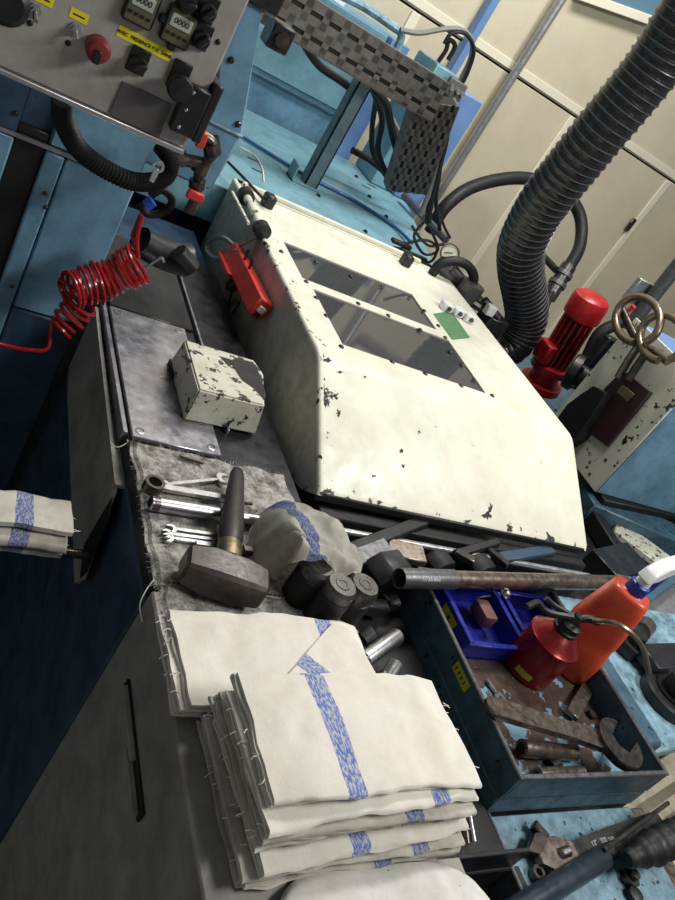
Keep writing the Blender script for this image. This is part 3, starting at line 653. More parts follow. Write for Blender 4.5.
# black corrugated conduit under the panel
pts = spline([at(62, 100, y=1.10), at(64, 122, y=1.12), at(78, 148, y=1.14), at(100, 166, y=1.15), at(128, 180, y=1.16), at(150, 182, y=1.18), at(166, 176, y=1.20), at(170, 160, y=1.22), at(160, 145, y=1.24)], 16)
b = NB(); tube(b, pts, lambda i, t: .0145 if i % 2 else .0118, 12); solo('corrugated_conduit', b, RUBBER, 'black corrugated conduit looping under the control panel', 'conduit')
b = NB(); A, B_ = at(158, 166, y=1.15), at(151, 181, y=1.15)
M = flat(A, B_, (0, -1, 0)); L = (B_ - A).length
def ring(bm, M, cx, ro, ri, h, n=18, z0=0, cy=0):
    vs = []; fs = []
    for i in range(n):
        a = 2 * PI * i / n
        for r_, z in ((ro, z0), (ro, z0 + h), (ri, z0 + h), (ri, z0)): vs.append((cx + r_ * math.cos(a), cy + r_ * math.sin(a), z))
    for i in range(n):
        j = (i + 1) % n
        for k in range(4): fs.append((i * 4 + k, j * 4 + k, j * 4 + (k + 1) % 4, i * 4 + (k + 1) % 4))
    return add(bm, vs, fs, M)
box(b, (.004, -.0045, 0), (L, .0045, .004), M, .001); ring(b, M, 0, .009, .005, .005, z0=-.0005); solo('small_spanner', b, CHROME, 'small shiny spanner hung on the black corrugated conduit', 'spanner')

# pipe with two red valves
vt = thing('valve_pipe', at(196, 200, y=1.36), 'rusty pipe run with two red valve handles beside the control panel', 'pipe')
Y = 1.30
P = [at(188, 132, y=Y), at(200, 134, y=Y), at(211, 142, y=Y), at(212, 155, y=Y), at(201, 168, y=Y), at(198, 186, y=Y), at(194, 202, y=Y), at(189, 212, y=Y)]
b = NB(); tube(b, spline(P, 5), .010, 10); obj('pipe', b, TOOL, vt)
b = NB(); tube(b, [at(172, 157, y=Y), at(200, 163, y=Y)], .011, 10); obj('branch_pipe', b, TOOL, vt)
for p, q in (((211, 143), (213, 154)), ((203, 162), (199, 172)), ((198, 180), (197, 188)), ((176, 157), (184, 159))):
    b = NB(); A, B_ = at(*p, y=Y), at(*q, y=Y); lathe(b, [(.015, 0), (.015, (B_ - A).length)], frame(A, B_), 8); obj('fitting', b, TOOL, vt)
for p, q in (((203, 134), (199, 147)), ((189, 193), (203, 199))):
    b = NB(); A, B_ = at(*p, y=Y - .018), at(*q, y=Y - .018); box(b, (-.004, -.008, -.003), ((B_ - A).length, .008, .006), flat(A, B_, (0, -1, 0)), .002); obj('valve_handle', b, REDB, vt)
# black air gun and hose coil fittings behind the plate
A = at(150, 245, y=1.34)
ag = thing('air_gun', A, 'black air gun lying behind the steel plate by the red coil', 'air gun')
b = NB(); tube(b, spline([at(140, 240, y=1.34), at(152, 248, y=1.35), at(170, 256, y=1.37), at(186, 260, y=1.38)], 5), lambda i, t: .026 + .008 * t, 12); obj('body', b, BLACK, ag)
b = NB(); tube(b, [at(178, 252, y=1.33), at(192, 268, y=1.33)], .018, 10); obj('handle', b, BLACK, ag)
b = NB(); tube(b, spline([at(146, 268, y=1.30), at(160, 258, y=1.30), at(164, 262, y=1.30)], 4), .003, 6); obj('nozzle', b, CHROME, ag)
rod('coupling_hose', spline([at(150, 196, y=1.33), at(162, 190, y=1.33), at(172, 200, y=1.33), at(165, 212, y=1.33), at(148, 214, y=1.33), at(140, 205, y=1.33)], 5), .007, RUBBER, 'short black hose loop with blue coupling above the air gun', 'hose')
b = NB(); tube(b, [at(146, 206, y=1.31), at(153, 201, y=1.31)], .010, 10); solo('hose_coupling', b, SBLUE, 'small blue hose coupling beside the black hose loop', 'coupling')

# red coiled hose: two runs of turns
def coil(cl, turns, rad, n=22):
    C_ = spline(cl, 24); out = []
    N = turns * n
    for i in range(N + 1):
        s = i / N * (len(C_) - 1); k = min(int(s), len(C_) - 2); f = s - k; p = C_[k].lerp(C_[k + 1], f)
        t = (C_[k + 1] - C_[k]).normalized(); u = t.cross(V((0, 0, 1))).normalized(); v_ = u.cross(t); a = 2 * PI * i / n
        out.append(p + (u * math.cos(a) + v_ * math.sin(a)) * (rad * (1 + .10 * math.sin(i * .047) + .05 * math.sin(i * .13))))
    return out
c1 = [at(140, 262, y=1.215), at(122, 272, y=1.215), at(103, 281, y=1.21), at(82, 287, y=1.20), at(68, 291, y=1.19)]
c2_ = [at(84, 300, y=1.19), at(76, 311, y=1.19), at(66, 322, y=1.185), at(58, 330, y=1.18)]
h1 = coil(c1, 13, .031); h2 = coil(c2_, 5, .023)
pts = [at(141, 214, y=1.25), at(132, 236, y=1.235)] + h1 + h2 + spline([h2[-1], at(48, 348, y=1.17), at(30, 350, y=1.16), at(12, 347, y=1.15), at(-12, 341, y=1.14)], 5)[1:]
b = NB(); tube(b, pts, .0034, 7); solo('coiled_air_hose', b, RED, 'red coiled plastic air hose hanging at the corner of the bed', 'hose')
rod('hose_strand', spline([at(142, 216, y=1.24), at(137, 238, y=1.23), at(138, 258, y=1.22)], 5), .004, RED, 'short straight red hose strand above the red coil', 'hose', 7)

#@@DUCT
# ------------------------------------------------------------------ the big flexible duct and its neighbours
cl = [at(716, -30, y=1.60), at(684, 20, y=1.62), at(650, 71, y=1.64), at(600, 132, y=1.67), at(571, 168, y=1.70), at(543, 204, y=1.74), at(523, 243, y=1.78), at(521, 270, y=1.81), at(525, 295, y=1.84), at(526, 320, y=1.86), at(513, 343, y=1.86), at(492, 356, y=1.85)]
base = spline(cl, 40)
ln = [0]
for i in range(1, len(base)): ln.append(ln[-1] + (base[i] - base[i - 1]).length)
pitch = .0225; nr = int(ln[-1] / pitch); sub = 4
def along(s):
    import bisect
    k = min(max(bisect.bisect(ln, s) - 1, 0), len(base) - 2); return base[k].lerp(base[k + 1], (s - ln[k]) / max(1e-9, ln[k + 1] - ln[k]))
pts = [along(ln[-1] * i / (nr * sub)) for i in range(nr * sub + 1)]
dt = thing('flexible_duct', cl[-1], 'large black ribbed extraction duct dropping beside the white guard', 'duct')
RD = .066
b = NB(); tube(b, pts, lambda i, t: RD * (1 + .035 * [1, .2, -.45, .2][i % sub]) * (1 if t < .93 else 1 - (t - .93) * 1.5), 40); obj('duct_skin', b, DUCTM, dt, ang=70)
b = NB()
for i in range(nr):
    p, q = pts[i * sub], pts[min(i * sub + 1, len(pts) - 1)]; F_ = frame(p, q)
    rr = RD * 1.036 * (1 if i < nr * .93 else .9); tube(b, [F_ @ V((rr * math.cos(a), rr * math.sin(a), 0)) for a in [2 * PI * k / 28 for k in range(28)]], .0020, 5, closed=True)
obj('wire_rib', b, DWIRE, dt, kind='stuff')
pts = spline([at(430, 232, y=2.45), at(446, 206, y=2.45), at(475, 186, y=2.5), at(520, 178, y=2.55), at(558, 188, y=2.55), at(579, 213, y=2.5), at(580, 245, y=2.4), at(566, 272, y=2.3)], 8)
b = NB(); tube(b, pts, .0245, 14); solo('rubber_hose', b, RUBBER, 'thick smooth black hose arching on the wall behind the duct', 'hose')
hc = thing('hose_coupling', at(562, 280, y=2.28), 'dark clamped coupling at the lower end of the smooth black hose', 'coupling')
b = NB(); A, B_ = at(569, 266, y=2.31), at(548, 298, y=2.25); tube(b, [A, B_], .03, 12); obj('sleeve', b, TOOL, hc)
for f in (.2, .5):
    q = A.lerp(B_, f); b = NB(); tube(b, [q, q + (B_ - A) * .12], .036, 12); obj('clamp', b, IRON, hc)
b = NB(); A, B_ = at(550, 290, y=2.2), at(535, 330, y=2.15); tube(b, [A, B_], .022, 10); obj('pipe', b, TOOL, hc)
rod('dark_wall_hose', spline([at(520, 243, y=2.4), at(541, 255, y=2.4), at(556, 270, y=2.3)], 5), .014, RUBBER, 'short black hose emerging behind the duct toward the coupling', 'hose')
# gauge and valve gear right of the deck
G = at(450, 253, y=1.86)
pg = thing('pressure_gauge', G, 'round pale faced pressure gauge at the deck corner', 'gauge')
F_ = frame(G, G + (CAM - G).normalized() + V((0, 0, .1)))
b = NB(); lathe(b, [(.024, -.018), (.029, -.014), (.029, .006), (.026, .008), (.025, .003), (0, .003)], F_, 24); obj('case', b, TRUNK, pg)
b = NB(); lathe(b, [(.0245, .003), (0, .0045)], F_, 24); dl = obj('dial', b, DIALM, pg)
b = NB(); box(b, (-.016, -.0012, .0048), (.008, .0012, .0056), F_ @ Matrix.Rotation(.5, 4, 'Z')); obj('needle', b, BLACK, dl)
va = thing('valve_gear', at(462, 290, z=1.07), 'dark greasy valve assembly between guard and duct', 'valve')
b = NB(); tube(b, [at(440, 262, y=1.84), at(480, 305, y=1.80)], .022, 10); tube(b, [at(452, 268, y=1.82), at(500, 330, y=1.78)], .016, 10); obj('pipe', b, IRON, va)
b = NB(); q = at(468, 292, y=1.78); cyl(b, q + V((0, 0, -.04)), q + V((0, 0, .03)), .038, n=12); obj('valve_body', b, IRON, va)
b = NB(); q = at(486, 318, y=1.76); box(b, q + V((-.01, -.03, -.08)), q + V((.07, .04, .02)), bev=.006); obj('valve_block', b, DPLATE, va)
for p, q in (((470, 300), (486, 312)), ((484, 300), (498, 318)), ((474, 330), (490, 345))):
    b = NB(); tube(b, [at(*p, y=1.76), at(*q, y=1.74)], .013, 8); obj('fitting', b, TOOL, va)
b = NB(); q = at(490, 310, y=1.72); box(b, q + V((-.016, -.012, -.016)), q + V((.016, .012, .016)), bev=.003); obj('pale_fitting', b, SWHITE, va)
rod('valve_hose', spline([at(432, 274, y=1.80), at(440, 264, y=1.80), at(455, 261, y=1.80), at(468, 266, y=1.80), at(474, 278, y=1.80), at(470, 290, y=1.8)], 6), .014, RUBBER, 'black hose arching over the valve assembly', 'hose')
for i, pix in enumerate(([(400, 245), (425, 240), (437, 248), (430, 262), (412, 258)], [(388, 247), (404, 250), (420, 262), (440, 270)], [(412, 226), (420, 238), (430, 246), (444, 244)], [(440, 212), (444, 226), (450, 238)], [(424, 222), (414, 236), (424, 254), (438, 250), (432, 232)])):
    rod('control_wire', spline([at(p[0], p[1], y=1.88) for p in pix], 6), .0042, RUBBER, ['loop of thin black wire left of the pressure gauge', 'thin black wire along the guard rear edge below the gauge', 'thin black wire at the deck corner above the gauge', 'short thin wire standing over the gauge', 'larger loop of black wire over the deck corner'][i], 'wire', 6)
b = NB(); box(b, at(392, 243, y=1.875), at(392, 243, y=1.875) + V((.07, .02, .012)), bev=.003); box(b, at(400, 252, y=1.87), at(400, 252, y=1.87) + V((.1, .015, .012)), bev=.003); solo('wire_bracket', b, DARK, 'dark wire bracket on the deck corner', 'bracket')

# red pump motor
Y = 1.80
PB, PT = at(553, 362, y=Y), at(588, 305, y=Y)
pm = thing('pump_motor', PB, 'bright red upright coolant pump motor right of the duct', 'pump')
M = Matrix.Translation((PB.x, PB.y, 0)) if False else frame(PB, PT)
H = (PT - PB).length
b = NB(); lathe(b, [(.05, H * .80), (.061, H * .80), (.0625, H * .84), (.0625, H * 1.05), (.058, H * 1.12), (.045, H * 1.16), (0, H * 1.17)], M, 28); obj('fan_cowl', b, REDP, pm)
b = NB(); lathe(b, [(.045, -.02), (.045, H * .8)], M, 24); mb = obj('motor_body', b, DARK, pm)
for k in range(16):
    a = 2 * PI * k / 16; b = NB(); box(b, (.043, -.0025, 0), (.053, .0025, H * .79), M @ Matrix.Rotation(a, 4, 'Z')); obj('cooling_fin', b, REDP, mb)
b = NB(); box(b, (-.075, -.035, .0), (-.04, .035, .07), M, .005); obj('terminal_box', b, REDP, pm)
b = NB(); lathe(b, [(.05, .0), (.068, -.006), (.068, -.03), (.05, -.036), (.05, -.07), (.075, -.075), (.075, -.10), (.04, -.11), (.04, -.17)], M, 20); obj('pump_flange', b, REDP, pm)
pf = thing('pump_coupling', at(582, 372, y=1.62), 'black round pipe flange in front of the red pump', 'flange')
q = at(578, 374, y=1.66); q2 = at(600, 386, y=1.60)
b = NB(); lathe(b, [(.055, -.03), (.06, -.025), (.06, .0), (.04, .008), (.035, .05), (.028, .05), (.028, .11)], frame(q, q2), 20); obj('flange', b, BLACK, pf)
for k in range(4):
    a = PI / 4 + k * PI / 2; b = NB(); F_ = frame(q, q2); cyl(b, F_ @ V((.048 * math.cos(a), .048 * math.sin(a), 0)), F_ @ V((.048 * math.cos(a), .048 * math.sin(a), .012)), .008, n=6); obj('flange_bolt', b, TOOL, pf)
rod('pump_hose', spline([at(622, 322, y=1.72), at(600, 333, y=1.72), at(588, 355, y=1.7), at(580, 372, y=1.68)], 6), .02, RUBBER, 'black hose curving down between red pump and cabinet', 'hose')
b = NB(); q = at(604, 348, y=1.66); box(b, q + V((-.02, -.015, -.16)), q + V((.05, .02, .04)), bev=.005); solo('pump_bracket', b, DPLATE, 'dark bracket plate between red pump and white cabinet', 'bracket')
b = NB(); box(b, (1.55, 1.62, .0), (2.4, 2.3, .82), bev=.006); solo('coolant_tank', b, TRAYB, 'dark blue coolant tank under the red pump', 'tank')

#@@RIGHT
# ------------------------------------------------------------------ right-hand cabinet, corner at x 1.872, y 1.284
rc = thing('electrical_cabinet', (2.2, 1.43, 0), 'white and blue electrical cabinet at the right edge', 'cabinet')
b = NB(); box(b, (1.878, 1.291, .85), (2.7, 1.582, 1.275), bev=.004); obj('body', b, VIOB, rc)
b = NB(); box(b, (1.872, 1.284, .85), (1.878, 1.588, 1.28), bev=.002); ws = obj('side_panel', b, WHITE, rc, label='cream white side panel')
b = NB(); box(b, (1.88, 1.284, .85), (2.7, 1.290, 1.28), bev=.002); obj('front_panel', b, BLUE, rc)
for p in ((556, 410), (606, 460), (568, 470), (624, 342), (674, 400), (590, 474)):
    q = at(*p, x=1.872); b = NB(); screw(b, q, .005, .004, (-1, 0, 0)); obj('panel_screw', b, TOOL, ws)
def onx(name, pix, d, m, parent, x=1.872, **k):
    pts = [at(*p, x=x) for p in pix]; b = NB(); prism(b, [(q.y, q.z) for q in pts], d, Matrix(((0, 0, 1, x - d), (1, 0, 0, 0), (0, 1, 0, 0), (0, 0, 0, 1))), .001); return obj(name, b, m, parent, **k)
mp = onx('maroon_panel', [(607, 389), (625, 371), (653, 393), (609, 447), (591, 433)], .012, MAROON, rc, label='dark maroon switch panel')
onx('switch_plate', [(617, 392), (623, 385), (635, 394), (628, 402)], .004, BRASS, mp, x=1.860)
onx('black_hood', [(592, 398), (604, 390), (616, 397), (602, 420), (588, 440), (572, 450), (560, 432), (578, 408)], .05, BLACK, rc)
for i, (cx, cy) in enumerate(((638, 320), (662, 338))):
    pts = [at(cx + 22 * math.cos(a) * 1.02, cy + 22 * math.sin(a) * (1.05), x=1.80 - .012 * math.sin(a)) for a in [R(100 + 330 * k / 26) for k in range(27)]]
    end = [at(cx - 2 - 9 * i, cy + 40, x=1.82), at(cx - 16, cy + 68, x=1.855)]
    pts = pts if i == 0 else pts
    b = NB(); tube(b, pts, .0115, 10); solo('bent_conduit', b, COPPER, ['bare metal conduit ring nearer the wall on top of the white cabinet side', 'bare metal conduit ring at the photo edge in front of its twin'][i], 'conduit')
for i, pp_ in enumerate(([(622, 310), (634, 335), (640, 344)], [(640, 344), (630, 358), (618, 378)], [(650, 348), (640, 362), (628, 380)], [(640, 345), (655, 352), (668, 362)])):
    b = NB(); A = [at(*p, x=1.835) for p in pp_]; tube(b, spline(A, 5), .012, 10)
    solo('conduit_fitting', b, TOOL if i % 2 == 0 else BRONZ, ['dark fitting joining the two conduit rings', 'upper conduit stub entering the maroon panel', 'lower conduit stub entering the maroon panel', 'dark fitting under the outer conduit ring'][i], 'fitting')
b = NB(); tube(b, [at(690, 250, x=2.0), at(636, 318, x=2.0), at(628, 330, x=2.0)], .022, 12); solo('grey_conduit_pipe', b, IRON, 'thick grey pipe rising behind the conduit rings', 'pipe')
b = NB(); A = at(641, 294, y=1.72); box(b, A + V((-.04, 0, -.04)), A + V((.04, .02, .04)), bev=.002); solo('pipe_saddle', b, GALV, 'small pale saddle plate behind the grey pipe', 'bracket')
b = NB(); tube(b, [at(613, 322, x=1.90), at(634, 306, x=1.90)], .008, 8); solo('red_rod', b, REDB, 'small red rod behind the conduit ring', 'rod')

# lower right machinery between guard and cabinet
sl = thing('cross_slide', (2.0, 1.15, .7), 'blue machine slide with dark gibs below the right cabinet', 'machine slide')
b = NB(); A, B_ = at(588, 492, z=.83), at(700, 542, z=.83); M = flat(A, B_); box(b, (0, -.06, -.06), ((B_ - A).length, .05, 0), M, .004); obj('slide_beam', b, TRAYB, sl)
b = NB(); A, B_ = at(600, 498, z=.84), at(700, 520, z=.84); M = flat(A, B_); box(b, (0, -.02, -.02), ((B_ - A).length, .02, .01), M, .003); obj('slide_gib', b, DARK, sl)
b = NB(); A, B_ = at(617, 520, z=.80), at(690, 575, z=.80); M = flat(A, B_); box(b, (0, -.08, -.02), ((B_ - A).length, .03, 0), M, .003); obj('slide_plate', b, WHITEB, sl, label='dirty cream plate')
b = NB(); A, B_ = at(586, 500, z=.80), at(622, 556, z=.80); M = flat(A, B_); box(b, (0, -.02, -.04), ((B_ - A).length, .02, .01), M, .003); obj('guide_bar', b, DARK, sl)
b = NB(); A, B_ = at(598, 560, z=.82), at(632, 552, z=.82); M = flat(A, B_); box(b, (0, -.07, -.05), ((B_ - A).length, .03, .01), M, .003); obj('guide_block', b, DPLATE, sl)
b = NB(); tube(b, spline([at(655, 512, z=.832), at(664, 506, z=.834), at(672, 514, z=.834), at(690, 532, z=.832)], 4), .015, 8); obj('greasy_hose', b, DARK, sl)
b = NB(); box(b, (1.42, .82, 0), (2.6, 1.60, .755), bev=.004); solo('lathe_pedestal', b, DARK, 'dark greasy machine pedestal behind the spray bottle', 'pedestal')
lt = thing('side_table', (1.5, .55, 0), 'worn pale blue table surface right of the tool tray', 'table')
b = NB(); prism(b, [(1.215, .455), (1.30, .44), (1.46, .46), (1.62, .52), (1.75, .80), (1.30, .80), (1.215, .75)], .02, Matrix.Translation((0, 0, .862)), .002); obj('top', b, LBLUE, lt)
b = NB(); box(b, (1.225, .47, .0), (1.42, .75, .862)); obj('base', b, TRAYB, lt)
b = NB(); box(b, (1.275, .445, .86), (1.322, .70, .906), bev=.006); obj('edge_bar', b, TRAYB, lt)
# things on the side table
def hexp(r, n=6, a0=0): return [(r * math.cos(a0 + 2 * PI * k / n), r * math.sin(a0 + 2 * PI * k / n)) for k in range(n)]
q = at(624, 651, z=.882)
nu = thing('hex_nut', q, 'black hex nut on a stud on the pale blue table', 'nut')
b = NB(); prism(b, hexp(.032), .03, Matrix.Translation((q.x, q.y, .882)), .002); obj('nut', b, BLACK, nu)
b = NB(); cyl(b, (q.x, q.y, .90), (q.x, q.y, .935), .016); obj('stud', b, DARK, nu)
q = at(664, 700, z=.882)
bn = thing('spindle_nut', q, 'large black round flanged nut at the right edge of the pale blue table', 'nut')
b = NB(); lathe(b, [(.058, 0), (.060, .004), (.060, .022), (.056, .026), (.04, .026), (.04, .03)], Matrix.Translation((q.x, q.y, .882)), 32); obj('flange', b, BLACK, bn)
b = NB(); prism(b, hexp(.032, 6, .3), .035, Matrix.Translation((q.x, q.y, .910)), .002); obj('hex_boss', b, DARK, bn)
q = at(640, 632, z=.90); b = NB(); cyl(b, q, q + V((.04, .02, 0)), .022, n=14); solo('rusty_plug', b, BRONZ, 'rusty round plug behind the black hex nut', 'plug')
b = NB(); A, B_ = at(656, 664, z=.925), at(690, 662, z=.925); M = flat(A, B_); box(b, (0, -.012, -.03), ((B_ - A).length + .05, .05, .0), M, .003); solo('dark_plate', b, DPLATE, 'dark plate overhanging the pale blue table at the right edge', 'plate')
b = NB(); A = at(648, 612, z=.84); box(b, A + V((-.02, -.16, -.02)), A + V((.35, .12, .0)), bev=.003); solo('grey_sheet', b, GALV, 'plain grey sheet behind the dark plate at the right edge', 'sheet')
b = NB(); A, B_ = at(628, 612, z=.87), at(690, 566, z=.87); M = flat(A, B_); box(b, (0, -.012, -.02), ((B_ - A).length, .012, .01), M, .002); solo('blue_rail', b, TRAYB, 'blue grey rail running out behind the orange bottle', 'rail')

# pale duckboard on the floor
db = thing('duckboard', (2.0, .5, .5), 'pale slatted duckboard at lower right, beyond the tool shelf', 'duckboard')
for k in range(7):
    A, B_ = at(640 + 13 * k, 822 + 22 * k - 26, z=.45), at(700 + 13 * k, 780 + 22 * k - 26, z=.45); b = NB(); box(b, (-.12, -.045, -.02), (.38, .045, 0), flat(A, B_), .004); obj('slat', b, BOARD, db)
b = NB(); box(b, (1.65, -.2, .0), (1.72, .6, .42)); box(b, (2.3, -.2, 0), (2.37, .6, .42)); obj('bearer', b, BOARD, db)

#@@TRAY
# ------------------------------------------------------------------ tool tray
tx0, tx1, ty0, ty1 = .862, 1.203, .367, .745
tr = thing('tool_tray', (1.03, .55, .855), 'blue steel tool tray holding cans, spanner and bins', 'tray')
b = NB(); box(b, (tx0, ty0, .858), (tx1, ty1, .898), bev=.003); obj('tray_base', b, TRAYB, tr)
b = NB(); box(b, (tx0 + .007, ty0 + .007, .898), (tx1 - .007, ty1 - .007, .9005)); obj('tray_floor', b, BROWN, tr, label='brown oily floor with worn blue patches')
for lo, hi in (((tx0, ty0), (tx0 + .007, ty1)), ((tx1 - .007, ty0), (tx1, ty1)), ((tx0 + .007, ty0), (tx1 - .007, ty0 + .007)), ((tx0 + .007, ty1 - .007), (tx1 - .007, ty1))):
    b = NB(); box(b, (*lo, .898), (*hi, .948), bev=.0015); w_ = obj('tray_wall', b, TRAYB, tr)
    b = NB(); box(b, (lo[0] - .001, lo[1] - .001, .946), (hi[0] + .001, hi[1] + .001, .951), bev=.002); obj('rolled_rim', b, IRON, w_)
A, B_ = at(463, 656, x=tx0), at(475, 682, x=tx0)
b = NB(); box(b, (tx0 - .0008, B_.y, .924), (tx0, A.y, .941)); yl = obj('yellow_label', b, YELD, tr, label='soiled yellow label')
b = NB()
for k in range(6): box(b, (tx0 - .0012, B_.y + .010 + k * .009, .929), (tx0 - .0008, B_.y + .0125 + k * .009, .936))
obj('label_print', b, INK, yl)
b = NB(); box(b, (tx0 + .004, .372, 0), (1.21, ty1, .855)); solo('tray_pedestal', b, NAVY, 'dark blue pedestal under the tool tray', 'pedestal')
# lower shelf in front of the tray
ls = thing('lower_shelf', (1.05, .2, .8), 'pale blue lower shelf in front of the tool tray', 'shelf')
b = NB(); box(b, (.872, -.1, .845), (1.20, .364, .857), bev=.002); obj('shelf_plate', b, LBLUE, ls)
b = NB(); box(b, (.866, -.1, .80), (.873, .366, .866), bev=.002); obj('shelf_lip', b, IRON, ls)
b = NB(); box(b, (.875, -.1, .6), (1.19, .28, .845)); obj('shelf_box', b, TRAYB, ls)
b = NB(); box(b, (1.20, -.1, .80), (1.24, .364, .852), bev=.003); obj('edge_rail', b, BRONZ, ls)
b = NB(); A, B_ = at(513, 868, z=.858), at(530, 905, z=.858); box(b, (0, -.006, 0), ((B_ - A).length, .006, .006), flat(A, B_), .001); obj('shelf_slot', b, DARK, ls)
# trough between cabinet and tray
tg = thing('parts_trough', (.77, .5, .8), 'dark oily trough between towels and tool tray', 'trough')
b = NB(); box(b, (.668, .285, .80), (.861, .84, .872), bev=.002); obj('trough_floor', b, DARK, tg)
b = NB(); box(b, (.670, .288, .872), (.861, .294, .915), bev=.001); obj('partition', b, DPLATE, tg)
b = NB(); box(b, (.72, .0, .60), (.864, .284, .80)); obj('trough_front', b, NAVY, tg)

# blue bins
def bin_(x0, y0, x1, y1, label):
    bi = thing('storage_bin', ((x0 + x1) / 2, (y0 + y1) / 2, .9005), label, 'bin', group=None)
    b = NB(); box(b, (x0, y0, .9008), (x1, y1, .906)); obj('base', b, BBLUE, bi)
    for lo, hi, h in (((x0, y0), (x0 + .004, y1), .946), ((x1 - .004, y0), (x1, y1), .946), ((x0 + .004, y0), (x1 - .004, y0 + .004), .938), ((x0 + .004, y1 - .004), (x1 - .004, y1), .944)):
        b = NB(); box(b, (*lo, .903), (*hi, h), bev=.001); s = obj('side', b, BBLUE, bi)
        b = NB(); box(b, (lo[0] - .003, lo[1] - .003, h - .003), (hi[0] + .003, hi[1] + .003, h + .001), bev=.001); obj('lip', b, BBLUE, s)
    return bi
b1 = bin_(.905, .600, 1.035, .725, 'deep blue plastic bin with a yellow label, holding small fittings')
b = NB(); box(b, (.9042, .640, .918), (.905, .684, .936)); yb = obj('yellow_label', b, YELD, b1, label='yellow label on the bin side')
b = NB(); 
box(b, (.9038, .658, .923), (.9042, .664, .931))
obj('label_print', b, INK, yb)
b2_ = bin_(1.050, .605, 1.175, .725, 'deep blue plastic bin partly hidden behind the red oil can')
rnd = random.Random(3)
fit = ['brown rounded block lying in the labelled blue bin', 'shiny ball fitting at the back of the labelled blue bin', 'short steel pin left in the labelled blue bin', 'dark threaded stub in the labelled blue bin',
       'small bright nut in the middle of the labelled blue bin', 'dark sleeve at the right of the labelled blue bin']
q = at(484, 613, z=.93); b = NB(); box(b, q + V((-.015, -.022, -.014)), q + V((.015, .022, .012)), Matrix(), .005, 2); solo('brown_block', b, mat('brown_rubber', (104, 66, 62), .6), fit[0], 'block')
q = at(505, 594, z=.945); b = NB(); lathe(b, [(0, -.011), (.008, -.008), (.011, 0), (.008, .008), (0, .011)], Matrix.Translation(q), 14); cyl(b, q, q + V((-.05, .01, -.03)), .005); solo('ball_fitting', b, CHROME, fit[1], 'fitting')
for i, (p, m_) in enumerate((((476, 596), CHROME), ((492, 600), DARK), ((495, 610), CHROME), ((504, 610), DARK))):
    q = at(*p, z=.918); d = V((rnd.uniform(-1, 1), rnd.uniform(-1, 1), .2)).normalized() * .018; b = NB(); cyl(b, q - d, q + d, .008, n=10); solo('pipe_fitting', b, m_, fit[2 + i], 'fitting')
# steel pipe across the tray
A, B_ = at(399, 578.5, z=.968), at(625, 583, z=.968); d = (B_ - A).normalized()
sp = thing('steel_pipe', A, 'long steel pipe lying across the tool tray rims', 'pipe')
b = NB(); F_ = frame(A, B_); lathe(b, [(.0135, .001), (.0165, 0), (.017, .002), (.017, .125)], F_, 24, cap=False); lathe(b, [(.0135, .12), (.0135, .001)], F_, 24, cap=False); sv = obj('grey_sleeve', b, IRON, sp, label='clean grey end sleeve')
b = NB(); lathe(b, [(.0, .10), (.0135, .10)], F_, 20, cap=False); obj('pipe_bore', b, DARK, sv)
b = NB(); cyl(b, A + d * .122, B_, .0155, n=20); obj('pipe_body', b, BRONZ, sp)
nrm = (CAM - A); nrm = (nrm - d * nrm.dot(d)).normalized()
M = flat(A + d * .055 + nrm * .0171, A + d * .10 + nrm * .0171, nrm)
text('scratched_marking', '17/36:800', .011, M, WINK, sv, .0002)

# oil can
q = at(525, 668, z=.9008)
oc = thing('oil_can', q, 'dark red pump oil can with black cap', 'oil can')
T = Matrix.Translation((q.x, q.y, .9008))
b = NB(); lathe(b, [(.043, 0), (.0455, .003), (.0455, .076), (.0475, .078), (.0475, .083), (.0445, .085), (.040, .090), (.026, .103), (.020, .108), (.018, .110)], T, 40); obj('body', b, REDC, oc, ang=30)
b = NB(); lathe(b, [(.021, .104), (.0225, .107), (.0225, .112), (.020, .114), (.020, .119), (.0215, .12), (.0215, .125), (.012, .130), (.008, .145), (0, .145)], T, 24); cap = obj('cap', b, BLACK, oc)
u = V((RT.x, RT.y, 0)).normalized()   # roughly the side the spout points to
Cq = V((q.x, q.y, .9008))
b = NB(); tube(b, spline([Cq + V((0, 0, .135)), Cq + V((.02, -.005, .145)), Cq + V((.04, -.01, .146))], 4), .007, 10); obj('spout_nut', b, BLACK, oc)
sx = [Cq + V((.03, -.008, .146))] + [at(p[0], p[1], z=z) for p, z in (((596, 621), 1.062), ((614, 623), 1.085), ((630, 632), 1.088), ((643, 648), 1.07), ((649, 672), 1.04))]
b = NB(); tube(b, spline(sx, 6), .0042, 8); obj('spout_tube', b, COPPER, oc)
b = NB(); A = Cq + V((0, 0, .138)); tube(b, spline([A, at(548, 612, z=1.03), at(538, 603, z=1.03), at(527, 607, z=1.02)], 5), .006, 8); tube(b, spline([A, at(555, 606, z=1.04), at(546, 598, z=1.045)], 4), .005, 8); obj('pump_lever', b, BLACK, oc)
n_ = (CAM - Cq); an = math.atan2(n_.y, n_.x)
b = NB()
vs = []; fs = []
for k in range(9):
    a = an + .10 + (k - 4) * .085
    for z in (.012, .024): vs.append((.0459 * math.cos(a), .0459 * math.sin(a), z))
for k in range(8): fs.append((k * 2, k * 2 + 2, k * 2 + 3, k * 2 + 1))
add(b, vs, fs, T); obj('yellow_label', b, YELD, oc, label='torn yellow label')

